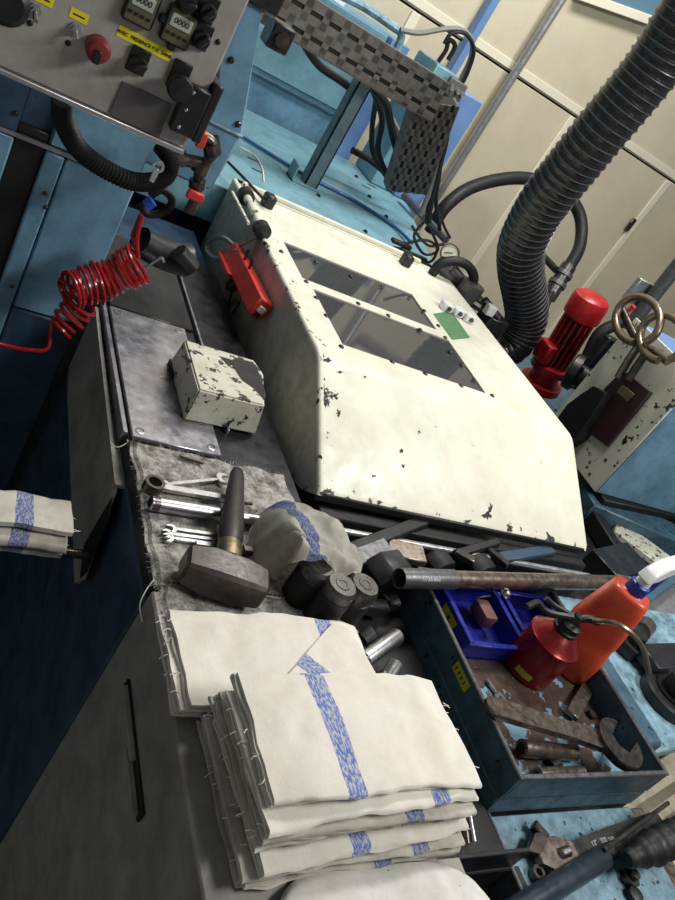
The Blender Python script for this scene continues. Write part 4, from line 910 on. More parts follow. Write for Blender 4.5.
# spray bottle
q = at(560, 661, z=.9008)
sb = thing('spray_bottle', q, 'orange trigger spray bottle with blue collar and white head', 'bottle', rz=0)
T = Matrix.Translation((q.x, q.y, .9008)) @ Matrix.Rotation(R(-52), 4, 'Z') @ Matrix.Scale(.86, 4, (0, 0, 1))
def superell(a, bx, by, z, n=32, e=.55):
    out = []
    for k in range(n):
        t = 2 * PI * k / n; c_, s_ = math.cos(t), math.sin(t); out.append((bx * math.copysign(abs(c_) ** e, c_), by * math.copysign(abs(s_) ** e, s_), z))
    return out
def loft(bm, rings, M):
    n = len(rings[0]); vs = [p for r_ in rings for p in r_]; fs = []
    for k in range(len(rings) - 1):
        for i in range(n): j = (i + 1) % n; fs.append((k * n + i, k * n + j, (k + 1) * n + j, (k + 1) * n + i))
    fs += [list(range(n))[::-1], [(len(rings) - 1) * n + i for i in range(n)]]
    return add(bm, vs, fs, M)
b = NB(); loft(b, [superell(0, w_, d_, z) for w_, d_, z in ((.048, .032, 0), (.053, .036, .006), (.053, .036, .055), (.050, .034, .085), (.0475, .031, .10), (.0485, .032, .115), (.043, .031, .165), (.039, .029, .20), (.036, .028, .221), (.033, .026, .227), (.028, .022, .229), (.017, .016, .2295), (.015, .015, .232))], T); obj('bottle_body', b, ORANGE, sb, ang=60)
b = NB(); lathe(b, [(.0165, .228), (.0175, .23), (.0175, .252), (.015, .254), (0, .254)], T, 24); co = obj('collar', b, SBLUE, sb)
b = NB()
for k in range(20): box(b, (.017, -.0012, .231), (.0185, .0012, .25), T @ Matrix.Rotation(2 * PI * k / 20, 4, 'Z'))
obj('collar_ribs', b, SBLUE, co)
base = T @ V((0, 0, .254)); tip = at(704, 560, z=base.z + .03); hd = (tip - base); hd.z = 0; hd = hd.normalized()
M = flat(base, base + hd)
b = NB(); lathe(b, [(.013, 0), (.012, .018)], Matrix.Translation(base), 16)
prism(b, [(-.022, .012), (-.012, .030), (.02, .046), (.085, .050), (.10, .046), (.10, .030), (.045, .026), (.018, .012)], .026, M @ Matrix(((1, 0, 0, 0), (0, 0, 1, -.013), (0, 1, 0, 0), (0, 0, 0, 1))), .003); hd_ = obj('sprayer_head', b, SWHITE, sb)
b = NB(); box(b, (.098, -.011, .027), (.113, .011, .049), M, .002); obj('nozzle', b, SBLUE, hd_)
b = NB(); prism(b, [(.066, .030), (.084, .030), (.082, .010), (.070, -.024), (.060, -.034), (.056, -.026), (.064, .0)], .016, M @ Matrix(((1, 0, 0, 0), (0, 0, 1, -.008), (0, 1, 0, 0), (0, 0, 0, 1))), .002); obj('trigger', b, SBLUE, sb)

# spanners
def jaw(bm, M, r, gap, th, sgn=1, ang=R(15), n=20):
    """open jaw head about the origin, mouth toward +x turned by ang"""
    rot = Matrix.Rotation(ang, 4, 'Z'); pts = []
    a0 = math.asin(min(.95, gap / 2 / r))
    for k in range(n + 1):
        a = a0 + (2 * PI - 2 * a0) * k / n; pts.append((r * math.cos(a) * 1.05, r * math.sin(a)))
    bx = -r * .15
    pts += [(bx, -gap / 2), (bx - gap * .22, 0), (bx, gap / 2)]
    prism(bm, [tuple((rot @ V((x, y, 0)))[:2]) for x, y in pts], th, M, z0=-th / 2, bev=min(.0012, th * .2))
def hand(bm, M, x0, x1, w0, w1, th, n=8):
    P = [(x0 + (x1 - x0) * i / n, (w0 + (w1 - w0) * i / n) / 2) for i in range(n + 1)]
    prism(bm, P + [(x, -y) for x, y in P[::-1]], th, M, z0=-th / 2, bev=min(.0015, th * .25))
A, B_ = at(489, 706, z=.960), at(611, 744, z=.944); M = flat(A, B_); L = (B_ - A).length
sw = thing('open_end_spanner', (A + B_) / 2, 'large worn open end spanner laid across the tool tray', 'spanner')
b = NB(); P = [(-.006, .004), (-.002, .013), (.008, .0165), (.03, .0165), (L * .6, .0145), (L - .03, .016), (L - .012, .02)]
prism(b, P + [(x, -y) for x, y in P[::-1]], .011, M, z0=-.0055, bev=.002); obj('shank', b, BRONZ, sw)
b = NB(); jaw(b, M @ Matrix.Translation((L + .010, -.002, .006)), .043, .038, .015, ang=R(42), n=28); obj('jaw', b, TOOL, sw)
A, B_ = at(571, 716, z=.912), at(597, 670, z=.905); b = NB(); box(b, (0, -.012, -.004), ((B_ - A).length, .012, .006), flat(A, B_), .001); solo('flat_bar', b, BRONZ, 'flat steel bar leaning between spanner and bottle in the tray', 'bar')
for i, (pa, pb, r) in enumerate((((521, 748), (575, 753), .0135), ((537, 775), (582, 772), .0105))):
    A, B_ = at(*pa, z=.9008 + r), at(*pb, z=.9008 + r)
    so = thing('long_socket', A, ['larger long socket lying in the tray below the big spanner', 'smaller long socket lying along the tray front wall'][i], 'socket')
    F_ = frame(A, B_); L = (B_ - A).length
    b = NB(); lathe(b, [(r * .7, 0), (r, .001), (r, L * .55), (r * .92, L * .57), (r * .92, L - .001), (r * .8, L)], F_, 20); obj('barrel', b, BRONZ, so)
    b = NB(); lathe(b, [(r * .68, -.0006), (0, -.0006)], F_, 6); obj('hex_hole', b, BLACK, so)
q = at(550, 766, z=.908); b = NB(); cyl(b, q, q + V((.02, .005, 0)), .008, n=10); solo('dark_stub', b, DARK, 'short dark stub between the two long sockets', 'stub')
q = at(568, 777, z=.903); b = NB(); box(b, q + V((.03, -.01, 0)), q + V((.11, .004, .004)), bev=.001); solo('rusty_strip', b, BRONZ, 'rusty strip against the front wall of the tool tray', 'strip')
A, B_ = at(487, 680, z=.905), at(500, 698, z=.905); M = flat(A, B_); L = (B_ - A).length; b = NB(); box(b, (0, -.003, -.002), (L - .006, .003, .002), M); jaw(b, M @ Matrix.Translation((L, 0, 0)), .010, .009, .004, ang=0); solo('small_spanner', b, CHROME, 'tiny bright spanner in the tray beside the left rim', 'spanner')
for i, (px, py) in enumerate(((590, 716), (602, 708), (596, 700))):
    q = at(px, py, z=.9008); b = NB(); prism(b, hexp(.009), .008, Matrix.Translation((q.x, q.y, .9008)), .001); solo('loose_nut', b, DARK, ['loose dark nut nearest the spanner jaw', 'loose dark nut against the right tray wall', 'loose dark nut beside the flat bar end'][i], 'nut')

# tools on the lower shelf
A, B_ = at(556, 862, z=.870), at(664, 826, z=.880)
M = flat(A, B_); L = (B_ - A).length
aw = thing('adjustable_spanner', A, 'black adjustable spanner with printed handle on the lower shelf', 'spanner')
b = NB(); P = [(.03, .017), (.07, .019), (.14, .022), (L, .024)]; prism(b, P + [(x, -y) for x, y in P[::-1]], .010, M, z0=-.005, bev=.002); hn = obj('handle', b, BLACK, aw)
b = NB(); prism(b, [(-.035, .0), (-.03, .026), (-.005, .034), (.02, .030), (.045, .018), (.045, -.018), (.02, -.026), (-.012, -.026), (-.012, -.010), (-.022, -.004)], .015, M, z0=-.0075, bev=.002); obj('head', b, BRONZ, aw)
b = NB(); prism(b, [(-.05, .022), (-.018, .042), (-.004, .040), (.0, .026), (-.03, .012)], .014, M, z0=-.006, bev=.0015); obj('moving_jaw', b, TOOL, aw)
b = NB(); prism(b, [(-.012, .05), (.002, .058), (.012, .034), (.0, .030)], .012, M, z0=-.006, bev=.0015); obj('fixed_jaw_tip', b, TOOL, aw)
b = NB()
for k in range(5): lathe(b, [(.006, 0), (.008, .0015), (.006, .003)], M @ Matrix.Translation((.006 + k * .0042, .006, .008)) @ Matrix.Rotation(PI / 2, 4, 'Y'), 12)
obj('adjusting_worm', b, CHROME, aw)
text('handle_print', '12"   300 mm', .010, M @ Matrix.Translation((.11, .006, .0054)), WINK, hn, .0002)
A, B_ = at(530, 902, z=.876), at(603, 857, z=.888); 
tp = thing('black_pipe', A, 'dark blue black pipe with open end on the lower shelf', 'pipe')
F_ = frame(B_, A); L = (B_ - A).length + .05
b = NB(); lathe(b, [(.013, .002), (.0155, .0), (.0165, .002), (.0165, L)], F_, 24, cap=False); lathe(b, [(.013, .06), (.013, .002)], F_, 20, cap=False); obj('pipe_wall', b, mat('blue_black_pipe', (40, 50, 62), .4, .3, .15, 10), tp)
b = NB(); lathe(b, [(0, .05), (.013, .05)], F_, 20, cap=False); obj('pipe_bore', b, BLACK, tp)
A = at(626, 860, z=.895); B_ = at(694, 828, z=.92)
gr = thing('rubber_grip', A, 'black knobbly rubber grip sticking in at the lower right edge', 'grip')
b = NB(); pts = [A.lerp(B_, k / 24) for k in range(25)]; tube(b, pts, lambda i, t: .011 + .014 * min(1, t * 3) + .0025 * math.sin(i * 1.6), 14); obj('grip', b, RUBBER, gr)
b = NB(); A2, B2 = at(604, 850, z=.905), at(668, 803, z=.905); tube(b, [A2, B2], .0035, 8); solo('thin_rod', b, TOOL, 'thin steel rod standing out beyond the rubber grip', 'rod')
q = at(534, 876, z=.858); b = NB(); ring(b, Matrix.Translation((q.x, q.y, .858)), 0, .0105, .0055, .012); solo('steel_bush', b, TOOL, 'small steel ring bush beside the adjustable spanner', 'bush')
q = at(627, 880, z=.858); b = NB(); prism(b, hexp(.015), .012, Matrix.Translation((q.x, q.y, .858)), .001); lathe(b, [(.008, .012), (.008, .02), (0, .02)], Matrix.Translation((q.x, q.y, .858)), 12); solo('hex_bolt', b, TOOL, 'large hex bolt at the right of the lower shelf', 'bolt')
q = at(632, 897, z=.858); b = NB(); lathe(b, [(.012, 0), (.012, .010), (.006, .012), (0, .012)], Matrix.Translation((q.x, q.y, .858)), 12); solo('cap_screw', b, DARK, 'dark cap screw at the bottom edge below the hex bolt', 'screw')

#@@BENCH
# ------------------------------------------------------------------ felt mats and tools on the bench
ZM = .9495
def mat_sheet(x0, x1, y0, y1, z, seed, name, label):
    def f(u, v):
        x = x0 + (x1 - x0) * u + .006 * nz(v * 6, seed) * (1 if u > .5 else 1); y = y0 + (y1 - y0) * v + .005 * nz(u * 7, seed + 3)
        h = z + .0035 + .0022 * nz(x * 26, y * 26, seed) + .0012 * nz(x * 70, y * 70, seed)
        if u < .02: h -= .004
        return (x, y, h)
    b = NB(); sheet(b, f, 60, 60, .003); t = thing(name, ((x0 + x1) / 2, (y0 + y1) / 2, z), label, 'mat')
    obj('felt', b, FELT, t); rr = random.Random(seed); b = NB()
    for k in range(60):
        x = x0 + (x1 - x0) * rr.random(); p = V((x, y1 - .002, z + .003)); tube(b, [p, p + V((rr.uniform(-.004, .004), rr.uniform(.002, .010), rr.uniform(0, .003)))], .0004, 4)
    for k in range(50):
        y = y0 + (y1 - y0) * rr.random(); p = V((x0 + .002, y, z + .003)); tube(b, [p, p + V((rr.uniform(-.008, -.001), rr.uniform(-.004, .004), -.004))], .0004, 4)
    obj('frayed_edge', b, THREAD if False else FELT, t, kind='stuff'); return t
m1 = mat_sheet(.374, .640, .634, .905, ZM + .003, 3, 'felt_mat', 'soiled grey felt mat under the hammer and spanners')
b = NB(); tube(b, spline([(.368, .905, .957), (.371, .908, .95), (.360, .905, .94), (.352, .918, .935)], 5), .0008, 5); tube(b, spline([(.374, .640, .955), (.366, .63, .945), (.362, .618, .93), (.367, .60, .92)], 5), .0008, 5); obj('loose_thread', b, THREAD, m1)
m2 = mat_sheet(.380, .640, .47, .648, ZM, 9, 'felt_mat', 'lighter speckled felt mat reaching under the towels')
ZT = ZM + .0085
b = NB(); 
for k in range(40): 
    x = .39 + k * .0062; box(b, (x, .6345, ZT - .001), (x + .004, .6362, ZT + .0004))
obj('stitching', b, DARK, m1, kind='stuff')

# hammer
A, B_ = at(183, 563, z=.984), at(264, 590, z=.984); M = flat(A, B_); L = (B_ - A).length
hm = thing('sledge_hammer', (A + B_) / 2 - V((0, 0, .025)), 'heavy steel sledge hammer lying on the felt mat', 'hammer')
h_ = .0235
sec = lambda x, s, e: [(x, -s * .8, -s * e), (x, s * .8, -s * e), (x, s, -s * .78), (x, s, s * .78), (x, s * .8, s * e), (x, -s * .8, s * e), (x, -s, s * .78), (x, -s, -s * .78)]
rings = [sec(0, .016, .95), sec(.004, .0195, .98), sec(L * .30, .0245, 1), sec(L * .70, .0245, 1), sec(L - .004, .0205, .98), sec(L, .017, .95)]
b = NB(); loft(b, rings, M); obj('head', b, HEAD, hm, ang=25)
C_ = M @ V((L * .52, .012, .004)); T2 = at(237.5, 469, z=.985); D = (T2 - C_).normalized()
b = NB(); F_ = frame(C_, T2); L2 = (T2 - C_).length
n = 18; rings = []
for z, a_, c_ in ((.016, .0125, .0165), (.05, .0125, .0165), (.06, .0135, .018), (L2 * .4, .0135, .018), (L2 * .7, .0105, .0145), (L2 * .93, .0085, .0115), (L2 * .985, .0065, .008), (L2, .003, .004)):
    rings.append([(c_ * math.cos(2 * PI * k / n), a_ * math.sin(2 * PI * k / n), z) for k in range(n)])
loft(b, rings, F_); obj('handle', b, WOODH, hm)
b = NB(); loft(b, [[(.0175 * math.cos(2 * PI * k / n), .0135 * math.sin(2 * PI * k / n), z) for k in range(n)] for z in (.018, .048)], F_); obj('ferrule', b, BRASS, hm, label='tarnished metal ferrule')

def combo(pa, pb, z, w0, th, ro, jr, label, m=CHROME, group=None, ringend=True, dz=0):
    A, B_ = at(*pa, z=z), at(*pb, z=z + dz); M = flat(A, B_); L = (B_ - A).length
    t = thing('combination_spanner', A, label, 'spanner', group=group)
    b = NB(); hand(b, M, ro * .8, L - jr * .6, w0, w0 * .85, th); obj('shank', b, m, t)
    b = NB()
    if ringend: ring(b, M, 0, ro, ro * .62, th * 1.5, 20, -th * .75)
    else: jaw(b, M @ Matrix.Rotation(PI, 4, 'Z'), ro, ro * 1.05, th, ang=R(15))
    obj('ring_end' if ringend else 'open_jaw', b, m, t)
    b = NB(); jaw(b, M @ Matrix.Translation((L, 0, 0)), jr, jr * 1.05, th * 1.2, ang=R(-20)); obj('open_jaw', b, m, t)
    return t
combo((165, 485), (223, 479), ZT + .004, .006, .004, .0085, .0125, 'thin open end spanner, rearmost of the tools on the mat', TOOL if False else CHROME, ringend=False)
A, B_ = at(153, 486, z=ZT + .008), at(236, 500, z=ZT + .006); M = flat(A, B_); L = (B_ - A).length
t = thing('ring_spanner', A, 'chrome ring spanner with a deep box end, left of the hammer handle', 'spanner')
b = NB(); hand(b, M, .010, L, .011, .010, .006); obj('shank', b, CHROME, t)
b = NB(); ring(b, M, 0, .0145, .0098, .016, 24, -.007); obj('box_end', b, TOOL, t)
A, B_ = at(150, 503, z=ZT + .011), at(262, 521, z=ZT + .011); F_ = frame(A, B_); L = (B_ - A).length
t = thing('tube_spanner', A, 'thick chrome tube spanner passing under the hammer handle', 'spanner')
b = NB(); lathe(b, [(.0075, .0), (.0105, .001), (.0105, L * .72), (.0085, L * .73), (.0085, L * .97), (.010, L * .975), (.010, L)], F_, 20); obj('barrel', b, CHROME, t)
b = NB(); lathe(b, [(.0106, .0005), (.0108, .004), (.0108, .012), (.0106, .0125)], F_, 12, cap=False); lathe(b, [(.0074, -.0004), (0, -.0004)], F_, 6); obj('hex_mouth', b, TOOL, t)
q = at(257, 517, z=ZT + .008); b = NB(); M = flat(q, q + V((.02, .01, 0))); jaw(b, M, .014, .014, .006); solo('spanner_end', b, TOOL, 'dark jaw end poking out right of the hammer handle', 'spanner')
for i, (pa, pb, l) in enumerate((((171, 529), (222, 536), 'small open spanner, top of the nested three left of the hammer head'), ((167, 534), (222, 541), 'small open spanner, middle of the nested three left of the hammer head'), ((168, 538), (216, 545), 'small open spanner, lowest of the nested three left of the hammer head'))):
    combo(pa, pb, ZT + .004, .006, .004, .0085, .008, l, ringend=False)
A, B_ = at(195, 544, z=ZT + .004), at(213, 547, z=ZT + .004); b = NB(); box(b, (0, -.004, -.004), ((B_ - A).length, .004, .004), flat(A, B_), .0008); solo('square_bit', b, CHROME, 'small square bright bit beside the nested spanners', 'bit')
A, B_ = at(180, 456, z=ZT + .003), at(203, 463, z=ZT + .003); b = NB(); cyl(b, A, B_, .003, n=10); solo('steel_pin', b, TOOL, 'short dark steel pin below the plate edge', 'pin')
A, B_ = at(244, 503, z=ZT + .003), at(252, 504, z=ZT + .003); b = NB(); cyl(b, A, B_, .0025, n=8); solo('steel_pin', b, DARK, 'tiny dark pin right of the hammer handle', 'pin')
q = at(247, 551, z=ZT + .006); b = NB(); box(b, q + V((-.008, -.006, -.006)), q + V((.008, .006, .006)), bev=.0015); solo('small_block', b, TOOL, 'small steel block right of the hammer ferrule', 'block')

# collets
def collet(loc, ht, r, label, rot=None, m=DARK):
    t = thing('collet', loc, label, 'collet', group=None)
    if rot: t.rotation_euler = rot
    b = NB(); lathe(b, [(r * .96, 0), (r, .003), (r, ht * .72), (r * .93, ht * .75)], None, 28); obj('body', b, m, t, local=True)
    b = NB(); lathe(b, [(r * .93, ht * .75), (r * .95, ht * .78), (r * .95, ht * .93), (r * .86, ht * .97), (r * .80, ht)], None, 28, cap=False); obj('machined_neck', b, FACE, t, local=True)
    b = NB(); lathe(b, [(r * .80, ht), (r * .46, ht - .0006), (r * .42, ht + .001), (r * .26, ht + .001), (r * .16, ht - .002), (0, ht - .003)], None, 24); obj('face', b, FACE, t, local=True)
    return t
ZC = .9495
for p, l, h in (((321, 564), 'black steel collet nearest under the crumpled rag', .072), ((343, 584), 'black steel collet in front, closest to the folded towels', .072), ((366, 584), 'bright faced steel collet under the rag, right of its twins', .058)):
    q = at(*p, z=ZC + h); collet(V((q.x, q.y, ZC if q.x < .66 else .90)), h if q.x < .66 else h + ZC - .90, .0255, l)
# loose cylinders in the trough
for i, (pa, pb, r, m_) in enumerate((((364, 660), (397, 636), .0135, CHROME), ((386, 680), (396, 664), .012, IRON), ((362, 640), (372, 632), .012, DARK), ((378, 690), (384, 674), .011, TOOL))):
    A, B_ = at(*pa, z=.915), at(*pb, z=.925); t = thing('steel_bushing', A, ['bright steel bushing tilted above the towels', 'short grey bushing standing right of the bright one', 'dark small bushing behind the bright one', 'thin bushing between towel stack and grey bushing'][i], 'bushing')
    F_ = frame(A, B_); L = (B_ - A).length
    b = NB(); lathe(b, [(r, 0), (r, L - .002), (r * .95, L), (r * .6, L), (r * .55, L - .01), (0, L - .01)], F_, 24); obj('barrel', b, m_, t)
    b = NB(); cyl(b, F_ @ V((r * .3, 0, L - .01)), F_ @ V((r * .3, 0, L + (.012 if i == 0 else .002))), .002, n=6); obj('pin', b, TOOL, t)
rr = random.Random(4)
for i in range(5):
    A = at(446 + i * 7, 850 - i * 2, z=.885); B_ = at(434 + i * 7 + rr.uniform(-5, 8), 806 + rr.uniform(-6, 6), z=.895)
    b = NB(); cyl(b, A, B_, .004 + .001 * (i % 2), n=10); solo('steel_rod', b, CHROME if i % 2 == 0 else TOOL, ['thin steel rod in the trough nearest the towel stack', 'second thin rod in the trough from the towel stack', 'middle thin rod in the trough', 'fourth thin rod in the trough from the towel stack', 'thin rod in the trough nearest the tool tray'][i], 'rod')

# greasy parts between guard and tray
gp = thing('guide_rails', (1.0, .85, .9), 'dark rails and gibs along the foot of the white guard', 'rails')
b = NB(); box(b, (.71, .845, .90), (1.40, .872, .935), bev=.002); obj('dark_rail', b, DARK, gp)
b = NB(); cyl(b, (.69, .828, .925), (1.40, .828, .925), .006); obj('bright_rod', b, GALV, gp)
b = NB(); box(b, (.864, .75, .80), (1.21, .80, .885), bev=.002); box(b, (.67, .842, .80), (1.42, .880, .90)); box(b, (.862, .803, .78), (1.42, .842, .87)); obj('dark_ledge', b, DARK, gp)
for i, (pa, pb, w_, m_, l) in enumerate((((345, 552), (424, 521), .012, DARK, 'dark lever bar slanting up to the guard foot'), ((352, 560), (388, 546), .016, IRON, 'toothed grey rack strip behind the rag'), ((388, 548), (424, 556), .022, BRONZ, 'flat brownish plate behind the pipe end'),
                                      ((500, 558), (552, 550), .012, NAVY, 'dark blue bar lying near the right end of the guard'), ((456, 554), (498, 542), .008, DARK, 'thin dark rod crossing behind the pipe'), ((482, 545), (508, 566), .008, DARK, 'short dark strut crossing the thin rod'), ((455, 552), (475, 562), .010, TOOL, 'small steel link behind the pipe'))):
    A, B_ = at(*pa, z=.93), at(*pb, z=.94); b = NB(); box(b, (0, -w_, -.008), ((B_ - A).length, w_, .006), flat(A, B_), .002); solo('machine_link', b, m_, l, 'machine part')
for i, (p, s) in enumerate((((437, 552), 1), ((478, 556), 1), ((382, 560), 1.5))):
    q = at(*p, z=.93); b = NB(); P = [(-.03, 0), (-.034, .02), (-.016, .034), (.014, .034), (.03, .018), (.03, 0)]
    prism(b, [(x * s, y * s) for x, y in P], .035 * s, Matrix.Translation(q + V((0, 0, -.025))) @ Matrix.Rotation(PI / 2, 4, 'X') @ Matrix.Rotation(.3, 4, 'Y'), .002); solo('clamp_jaw', b, DARK if i < 2 else DPLATE, ['dark clamp jaw behind the grey pipe sleeve', 'dark clamp jaw further right behind the pipe', 'large dark clamp block between rag and pipe end'][i], 'clamp')
for i, (pa, pb) in enumerate((((366, 570), (392, 600)), ((385, 575), (396, 606)), ((352, 600), (388, 606)))):
    A, B_ = at(*pa, z=.91), at(*pb, z=.905); b = NB(); box(b, (0, -.012, -.02), ((B_ - A).length, .012, .004), flat(A, B_), .003); solo('dark_bracket', b, DPLATE if i else DARK, ['dark bracket arm right of the bright faced collet', 'dark bracket arm below the pipe mouth', 'low dark bracket in front of the collets'][i], 'bracket')

#@@CLOTH
# ------------------------------------------------------------------ towels
def towel(name, W, Dp, layers, seed, warp, z0, th=.0042, gap=.0012, nx=46, jit=.004):
    """folded towel in local space: a zigzag ribbon in (y, z) drawn along x; warp(x, y) lifts it"""
    rr = random.Random(seed); b = NB()
    pitch = th + gap
    path = []
    def lay(k): return k * pitch + th / 2
    ny = 12
    for k in range(layers):
        ys = [(-Dp / 2 + Dp * i / ny) for i in range(ny + 1)]
        if k % 2: ys = ys[::-1]
        path += [(y, lay(k), k) for y in ys]
        if k < layers - 1:
            s = 1 if k % 2 == 0 else -1
            for a in (-45, 0, 45): path.append((s * (Dp / 2 + pitch * .55 * math.cos(R(a))), lay(k) + pitch / 2 + pitch / 2 * math.sin(R(a)), k + .5 + a / 200))
    n = len(path); side = []
    for i, (y, z, k) in enumerate(path):
        a = path[max(0, i - 1)]; c = path[min(n - 1, i + 1)]; t = V((c[0] - a[0], c[1] - a[1])); t.normalize(); side.append((-t.y, t.x))
    loop = [(p[0] + s[0] * th / 2, p[1] + s[1] * th / 2, p[2]) for p, s in zip(path, side)] + [(p[0] - s[0] * th / 2, p[1] - s[1] * th / 2, p[2]) for p, s in list(zip(path, side))[::-1]]
    m = len(loop); vs = []; fs = []
    off = [rr.uniform(-jit, jit) for _ in range(layers + 2)]; off2 = [rr.uniform(-jit, jit) for _ in range(layers + 2)]
    for ix in range(nx + 1):
        u = ix / nx
        for y, z, k in loop:
            kk = int(round(k)); x0 = -W / 2 + off[kk] + .003 * nz(y * 30, seed, k); x1 = W / 2 + off2[kk] + .003 * nz(y * 30, seed + 5, k)
            x = x0 + (x1 - x0) * u
            yy = y + .006 * nz(x * 9, seed * 1.7, kk * .6) + .0025 * nz(x * 40, seed, k)
            zz = z + warp(x, yy) + .0022 * nz(x * 16 + seed, yy * 16, kk * .5) - .0016 * max(0, 1 - 9 * abs(nz(x * 9 + seed * 3, yy * 9, 1.3))) + .0012 * nz(x * 30 + seed, yy * 30, kk * 1.3) + .0009 * nz(x * 60, yy * 60, seed + kk)
            vs.append((x, yy, zz))
    for ix in range(nx):
        for i in range(m): j = (i + 1) % m; fs.append((ix * m + i, ix * m + j, (ix + 1) * m + j, (ix + 1) * m + i))
    # ends: quads between the two skins
    h = m // 2
    for base in (0, nx * m):
        for i in range(h - 1): fs.append((base + i, base + i + 1, base + m - 2 - i, base + m - 1 - i))
    add(b, vs, fs); fr = NB()
    for k in range(14):
        e = rr.choice((-1, 1, 1)); x = e * W / 2; y = rr.uniform(-Dp / 2, Dp / 2); z = rr.uniform(0, layers * pitch) + warp(x, y)
        p = V((x, y, z)); q = p + V((e * rr.uniform(.002, .010), rr.uniform(-.004, .004), rr.uniform(-.006, .001)))
        tube(fr, spline([p, (p + q) / 2 + V((0, rr.uniform(-.002, .002), .001)), q], 2), .0005, 4)
    return b, fr
def pile(n, cx, cy, rz, W, Dp, z0, labels, seed, stripes, mats, layers=3, slump=.0, fan=.004, group=None, th=.0042, grow=0, back=False):
    """back: cy is the rear edge, and lower towels reach further forward by up to grow"""
    z = z0; rr = random.Random(seed); h = layers * (th + .0011)
    for i in range(n):
        k = i / max(1, n - 1)
        def warp(x, y, k=k, i=i):
            s = .004 * k * nz(x * 7 + seed, y * 7, 1) + .003 * k * math.sin(x * 14 + i * .4)
            fy = max(0, (-y - Dp * .28)); return s - slump * k * fy * fy * 10 - (.25 * k * max(0, x - W * .36) if x > W * .36 else 0)
        dp = Dp * (1 + rr.uniform(-.02, .02)) + grow * (1 - k) ** .8
        b, fr = towel('t', W * (1 + rr.uniform(-.02, .02)), dp, layers, seed + i, warp, z, th=th, gap=.0011)
        t = thing('folded_towel', (cx + rr.uniform(-fan, fan), (cy - dp / 2 if back else cy) + rr.uniform(-fan, fan), z), labels[i], 'towel', rz=rz + rr.uniform(-.045, .045) * (1 if i < n - 1 else .3), group=group)
        c = obj('cloth', b, mats[i % len(mats)] if i < n - 1 else TOWEL, t, local=True, ang=60); c['stripe'] = stripes[i % len(stripes)]
        if i in (n - 1,): c['stripe'] = stripes[-1]
        obj('loose_threads', fr, THREAD, t, kind='stuff', local=True)
        z += h + .0006
    return z, t
ordn = ['bottom', 'second from bottom', 'third from bottom', 'fourth from bottom', 'third from top', 'second from top', 'topmost']
LA = ['folded white towel with a blue stripe, %s of the front towel stack' % q for q in ordn]
pile(7, .545, .447, .07, .285, .137, .9505, LA, 21, [.03, .075, -.02, .10, .05, .08, -.048], [TOWELD, TOWELD, TOWEL], 3, .1, fan=.0065, th=.0034, grow=.036, back=True)
LB = ['folded white towel, %s of the rear towel stack' % s for s in ('bottom', 'middle', 'topmost')]
zb = pile(3, .508, .508, .02, .275, .125, ZM + .0075, LB, 51, [.05, .06, .075], [TOWEL], 2, .0)

# the turned-over corner of the topmost rear towel
zt, tt = zb; zf = zt + .0015
pa, pb = at(294, 655, z=zf), at(335, 688, z=zf); ang = math.atan2(pb.y - pa.y, pb.x - pa.x) - PI / 2
P4 = [at(*p, z=zf) for p in ((276, 690), (331, 624), (347, 628), (366, 658), (384, 690))]
poly = [P4[0].lerp(P4[1], k / 8) for k in range(8)] + [P4[1], P4[2]] + [P4[2].lerp(P4[3], .5), P4[3], P4[3].lerp(P4[4], .5), P4[4]]
F4 = Matrix.Translation((poly[0].x, poly[0].y, zf)) @ Matrix.Rotation(ang, 4, 'Z'); Fi = F4.inverted()
b = NB(); prism(b, [tuple((Fi @ p)[:2]) for p in poly], .0042, None, .0012, z0=-.0022)
fl = obj('folded_corner', b, TOWEL, tt, local=True, label='corner of the towel folded over diagonally'); fl.matrix_basis = root_mat(tt).inverted() @ F4; fl['stripe'] = (Fi @ ((pa + pb) / 2)).x

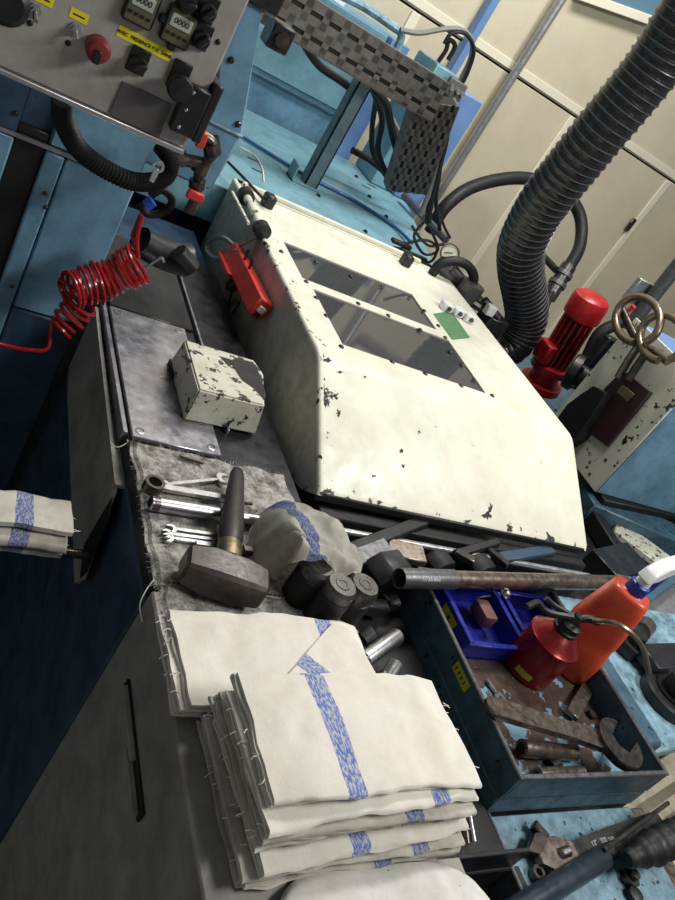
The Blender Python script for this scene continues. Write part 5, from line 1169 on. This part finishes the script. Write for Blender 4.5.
# crumpled rag over the collets
RO = [at(p[0], p[1], z=z) for p, z in (((247, 545), .958), ((253, 522), .962), ((272, 507), .970), ((297, 503), .985), ((325, 511), .992), ((348, 525), .99), ((358, 545), .988), ((361, 573), .990),
      ((346, 573), 1.005), ((330, 566), 1.030), ((312, 558), 1.034), ((297, 556), 1.028), ((287, 564), 1.0), ((276, 579), .960), ((262, 573), .958), ((252, 560), .958))]
RC = spline(RO, 8, closed=True); RA = at(303, 532, z=1.046)
def rag_pt(u, v):
    k = u * len(RC); i = int(k) % len(RC); e = RC[i].lerp(RC[(i + 1) % len(RC)], k - int(k)); th_ = 2 * PI * u
    p = RA.lerp(e, v); z = e.z + (RA.z - e.z) * (1 - v ** 2.4)
    f = .016 * v * (abs(math.sin(th_ * 2.5 + 2.5 * v + math.sin(th_ * 2) if False else th_ * 2 + 3 * v + math.sin(th_ * 2))) - .5) - .014 * abs(nz(p.x * 17, p.y * 17, 4.4)) - .008 * abs(nz(p.x * 34 + 5, p.y * 34, 1.1)); f += 0 * (1) * math.sin(PI * min(1, v * .8)) + .010 * nz(p.x * 30, p.y * 30, 2) * v + .004 * nz(p.x * 80, p.y * 80, 7) * v
    return (p.x, p.y, max(.956, z + f))
b = NB()
nu_, nv_ = 96, 26
vs = [[V(rag_pt(i / nu_, j / nv_ if j else .002)) for j in range(nv_ + 1)] for i in range(nu_)]
flat_ = [p for r_ in vs for p in r_]; fs = []
for i in range(nu_):
    k = (i + 1) % nu_
    for j in range(nv_): fs.append((i * (nv_ + 1) + j, i * (nv_ + 1) + j + 1, k * (nv_ + 1) + j + 1, k * (nv_ + 1) + j))
add(b, flat_, fs); bmesh.ops.solidify(b, geom=b.faces[:], thickness=.003)
rg = solo('crumpled_rag', b, RAGM, 'crumpled used white rag with a blue stripe thrown over the collets', 'rag', ang=80); rg['stripe'] = at(284, 520, z=1.0).x - rg.location.x

# rag over the left bar
b, fr = towel('r', .32, .055, 4, 77, lambda x, y: .005 * math.sin(x * 16), 0, th=.008, gap=.008)
t = thing('draped_rag', (.145, .80, .825), 'folded soiled rag lying on the support bar at the left edge', 'rag')
c = obj('cloth', b, TOWELD, t, local=True, ang=60); c['stripe'] = .095
obj('loose_threads', fr, THREAD, t, kind='stuff', local=True)

# speckled cloth at the bottom edge
def bag(u, v):
    rr_ = 1 - .45 * abs(2 * u - 1) ** 7; x = .42 + .298 * (.5 + (u - .5) * (1 - .10 * abs(2 * v - 1) ** 5)); y = .182 + .185 * (v - .5) * rr_; e = min(u, 1 - u, v, 1 - v) * 5; e = min(1, e)
    return (x, y, .9545 + .020 * math.sqrt(max(0, e)) + .006 * nz(x * 14, y * 14, 4))
b = NB(); sheet(b, bag, 40, 30, .004); solo('speckled_cloth', b, BAGM, 'speckled white cloth bundle at the bottom edge under the towels', 'cloth')
b = NB(); box(b, (.669, -.3, .80), (.718, .284, .93)); solo('cabinet_rail', b, GREYP, 'grey rail carrying the speckled cloth', 'rail')
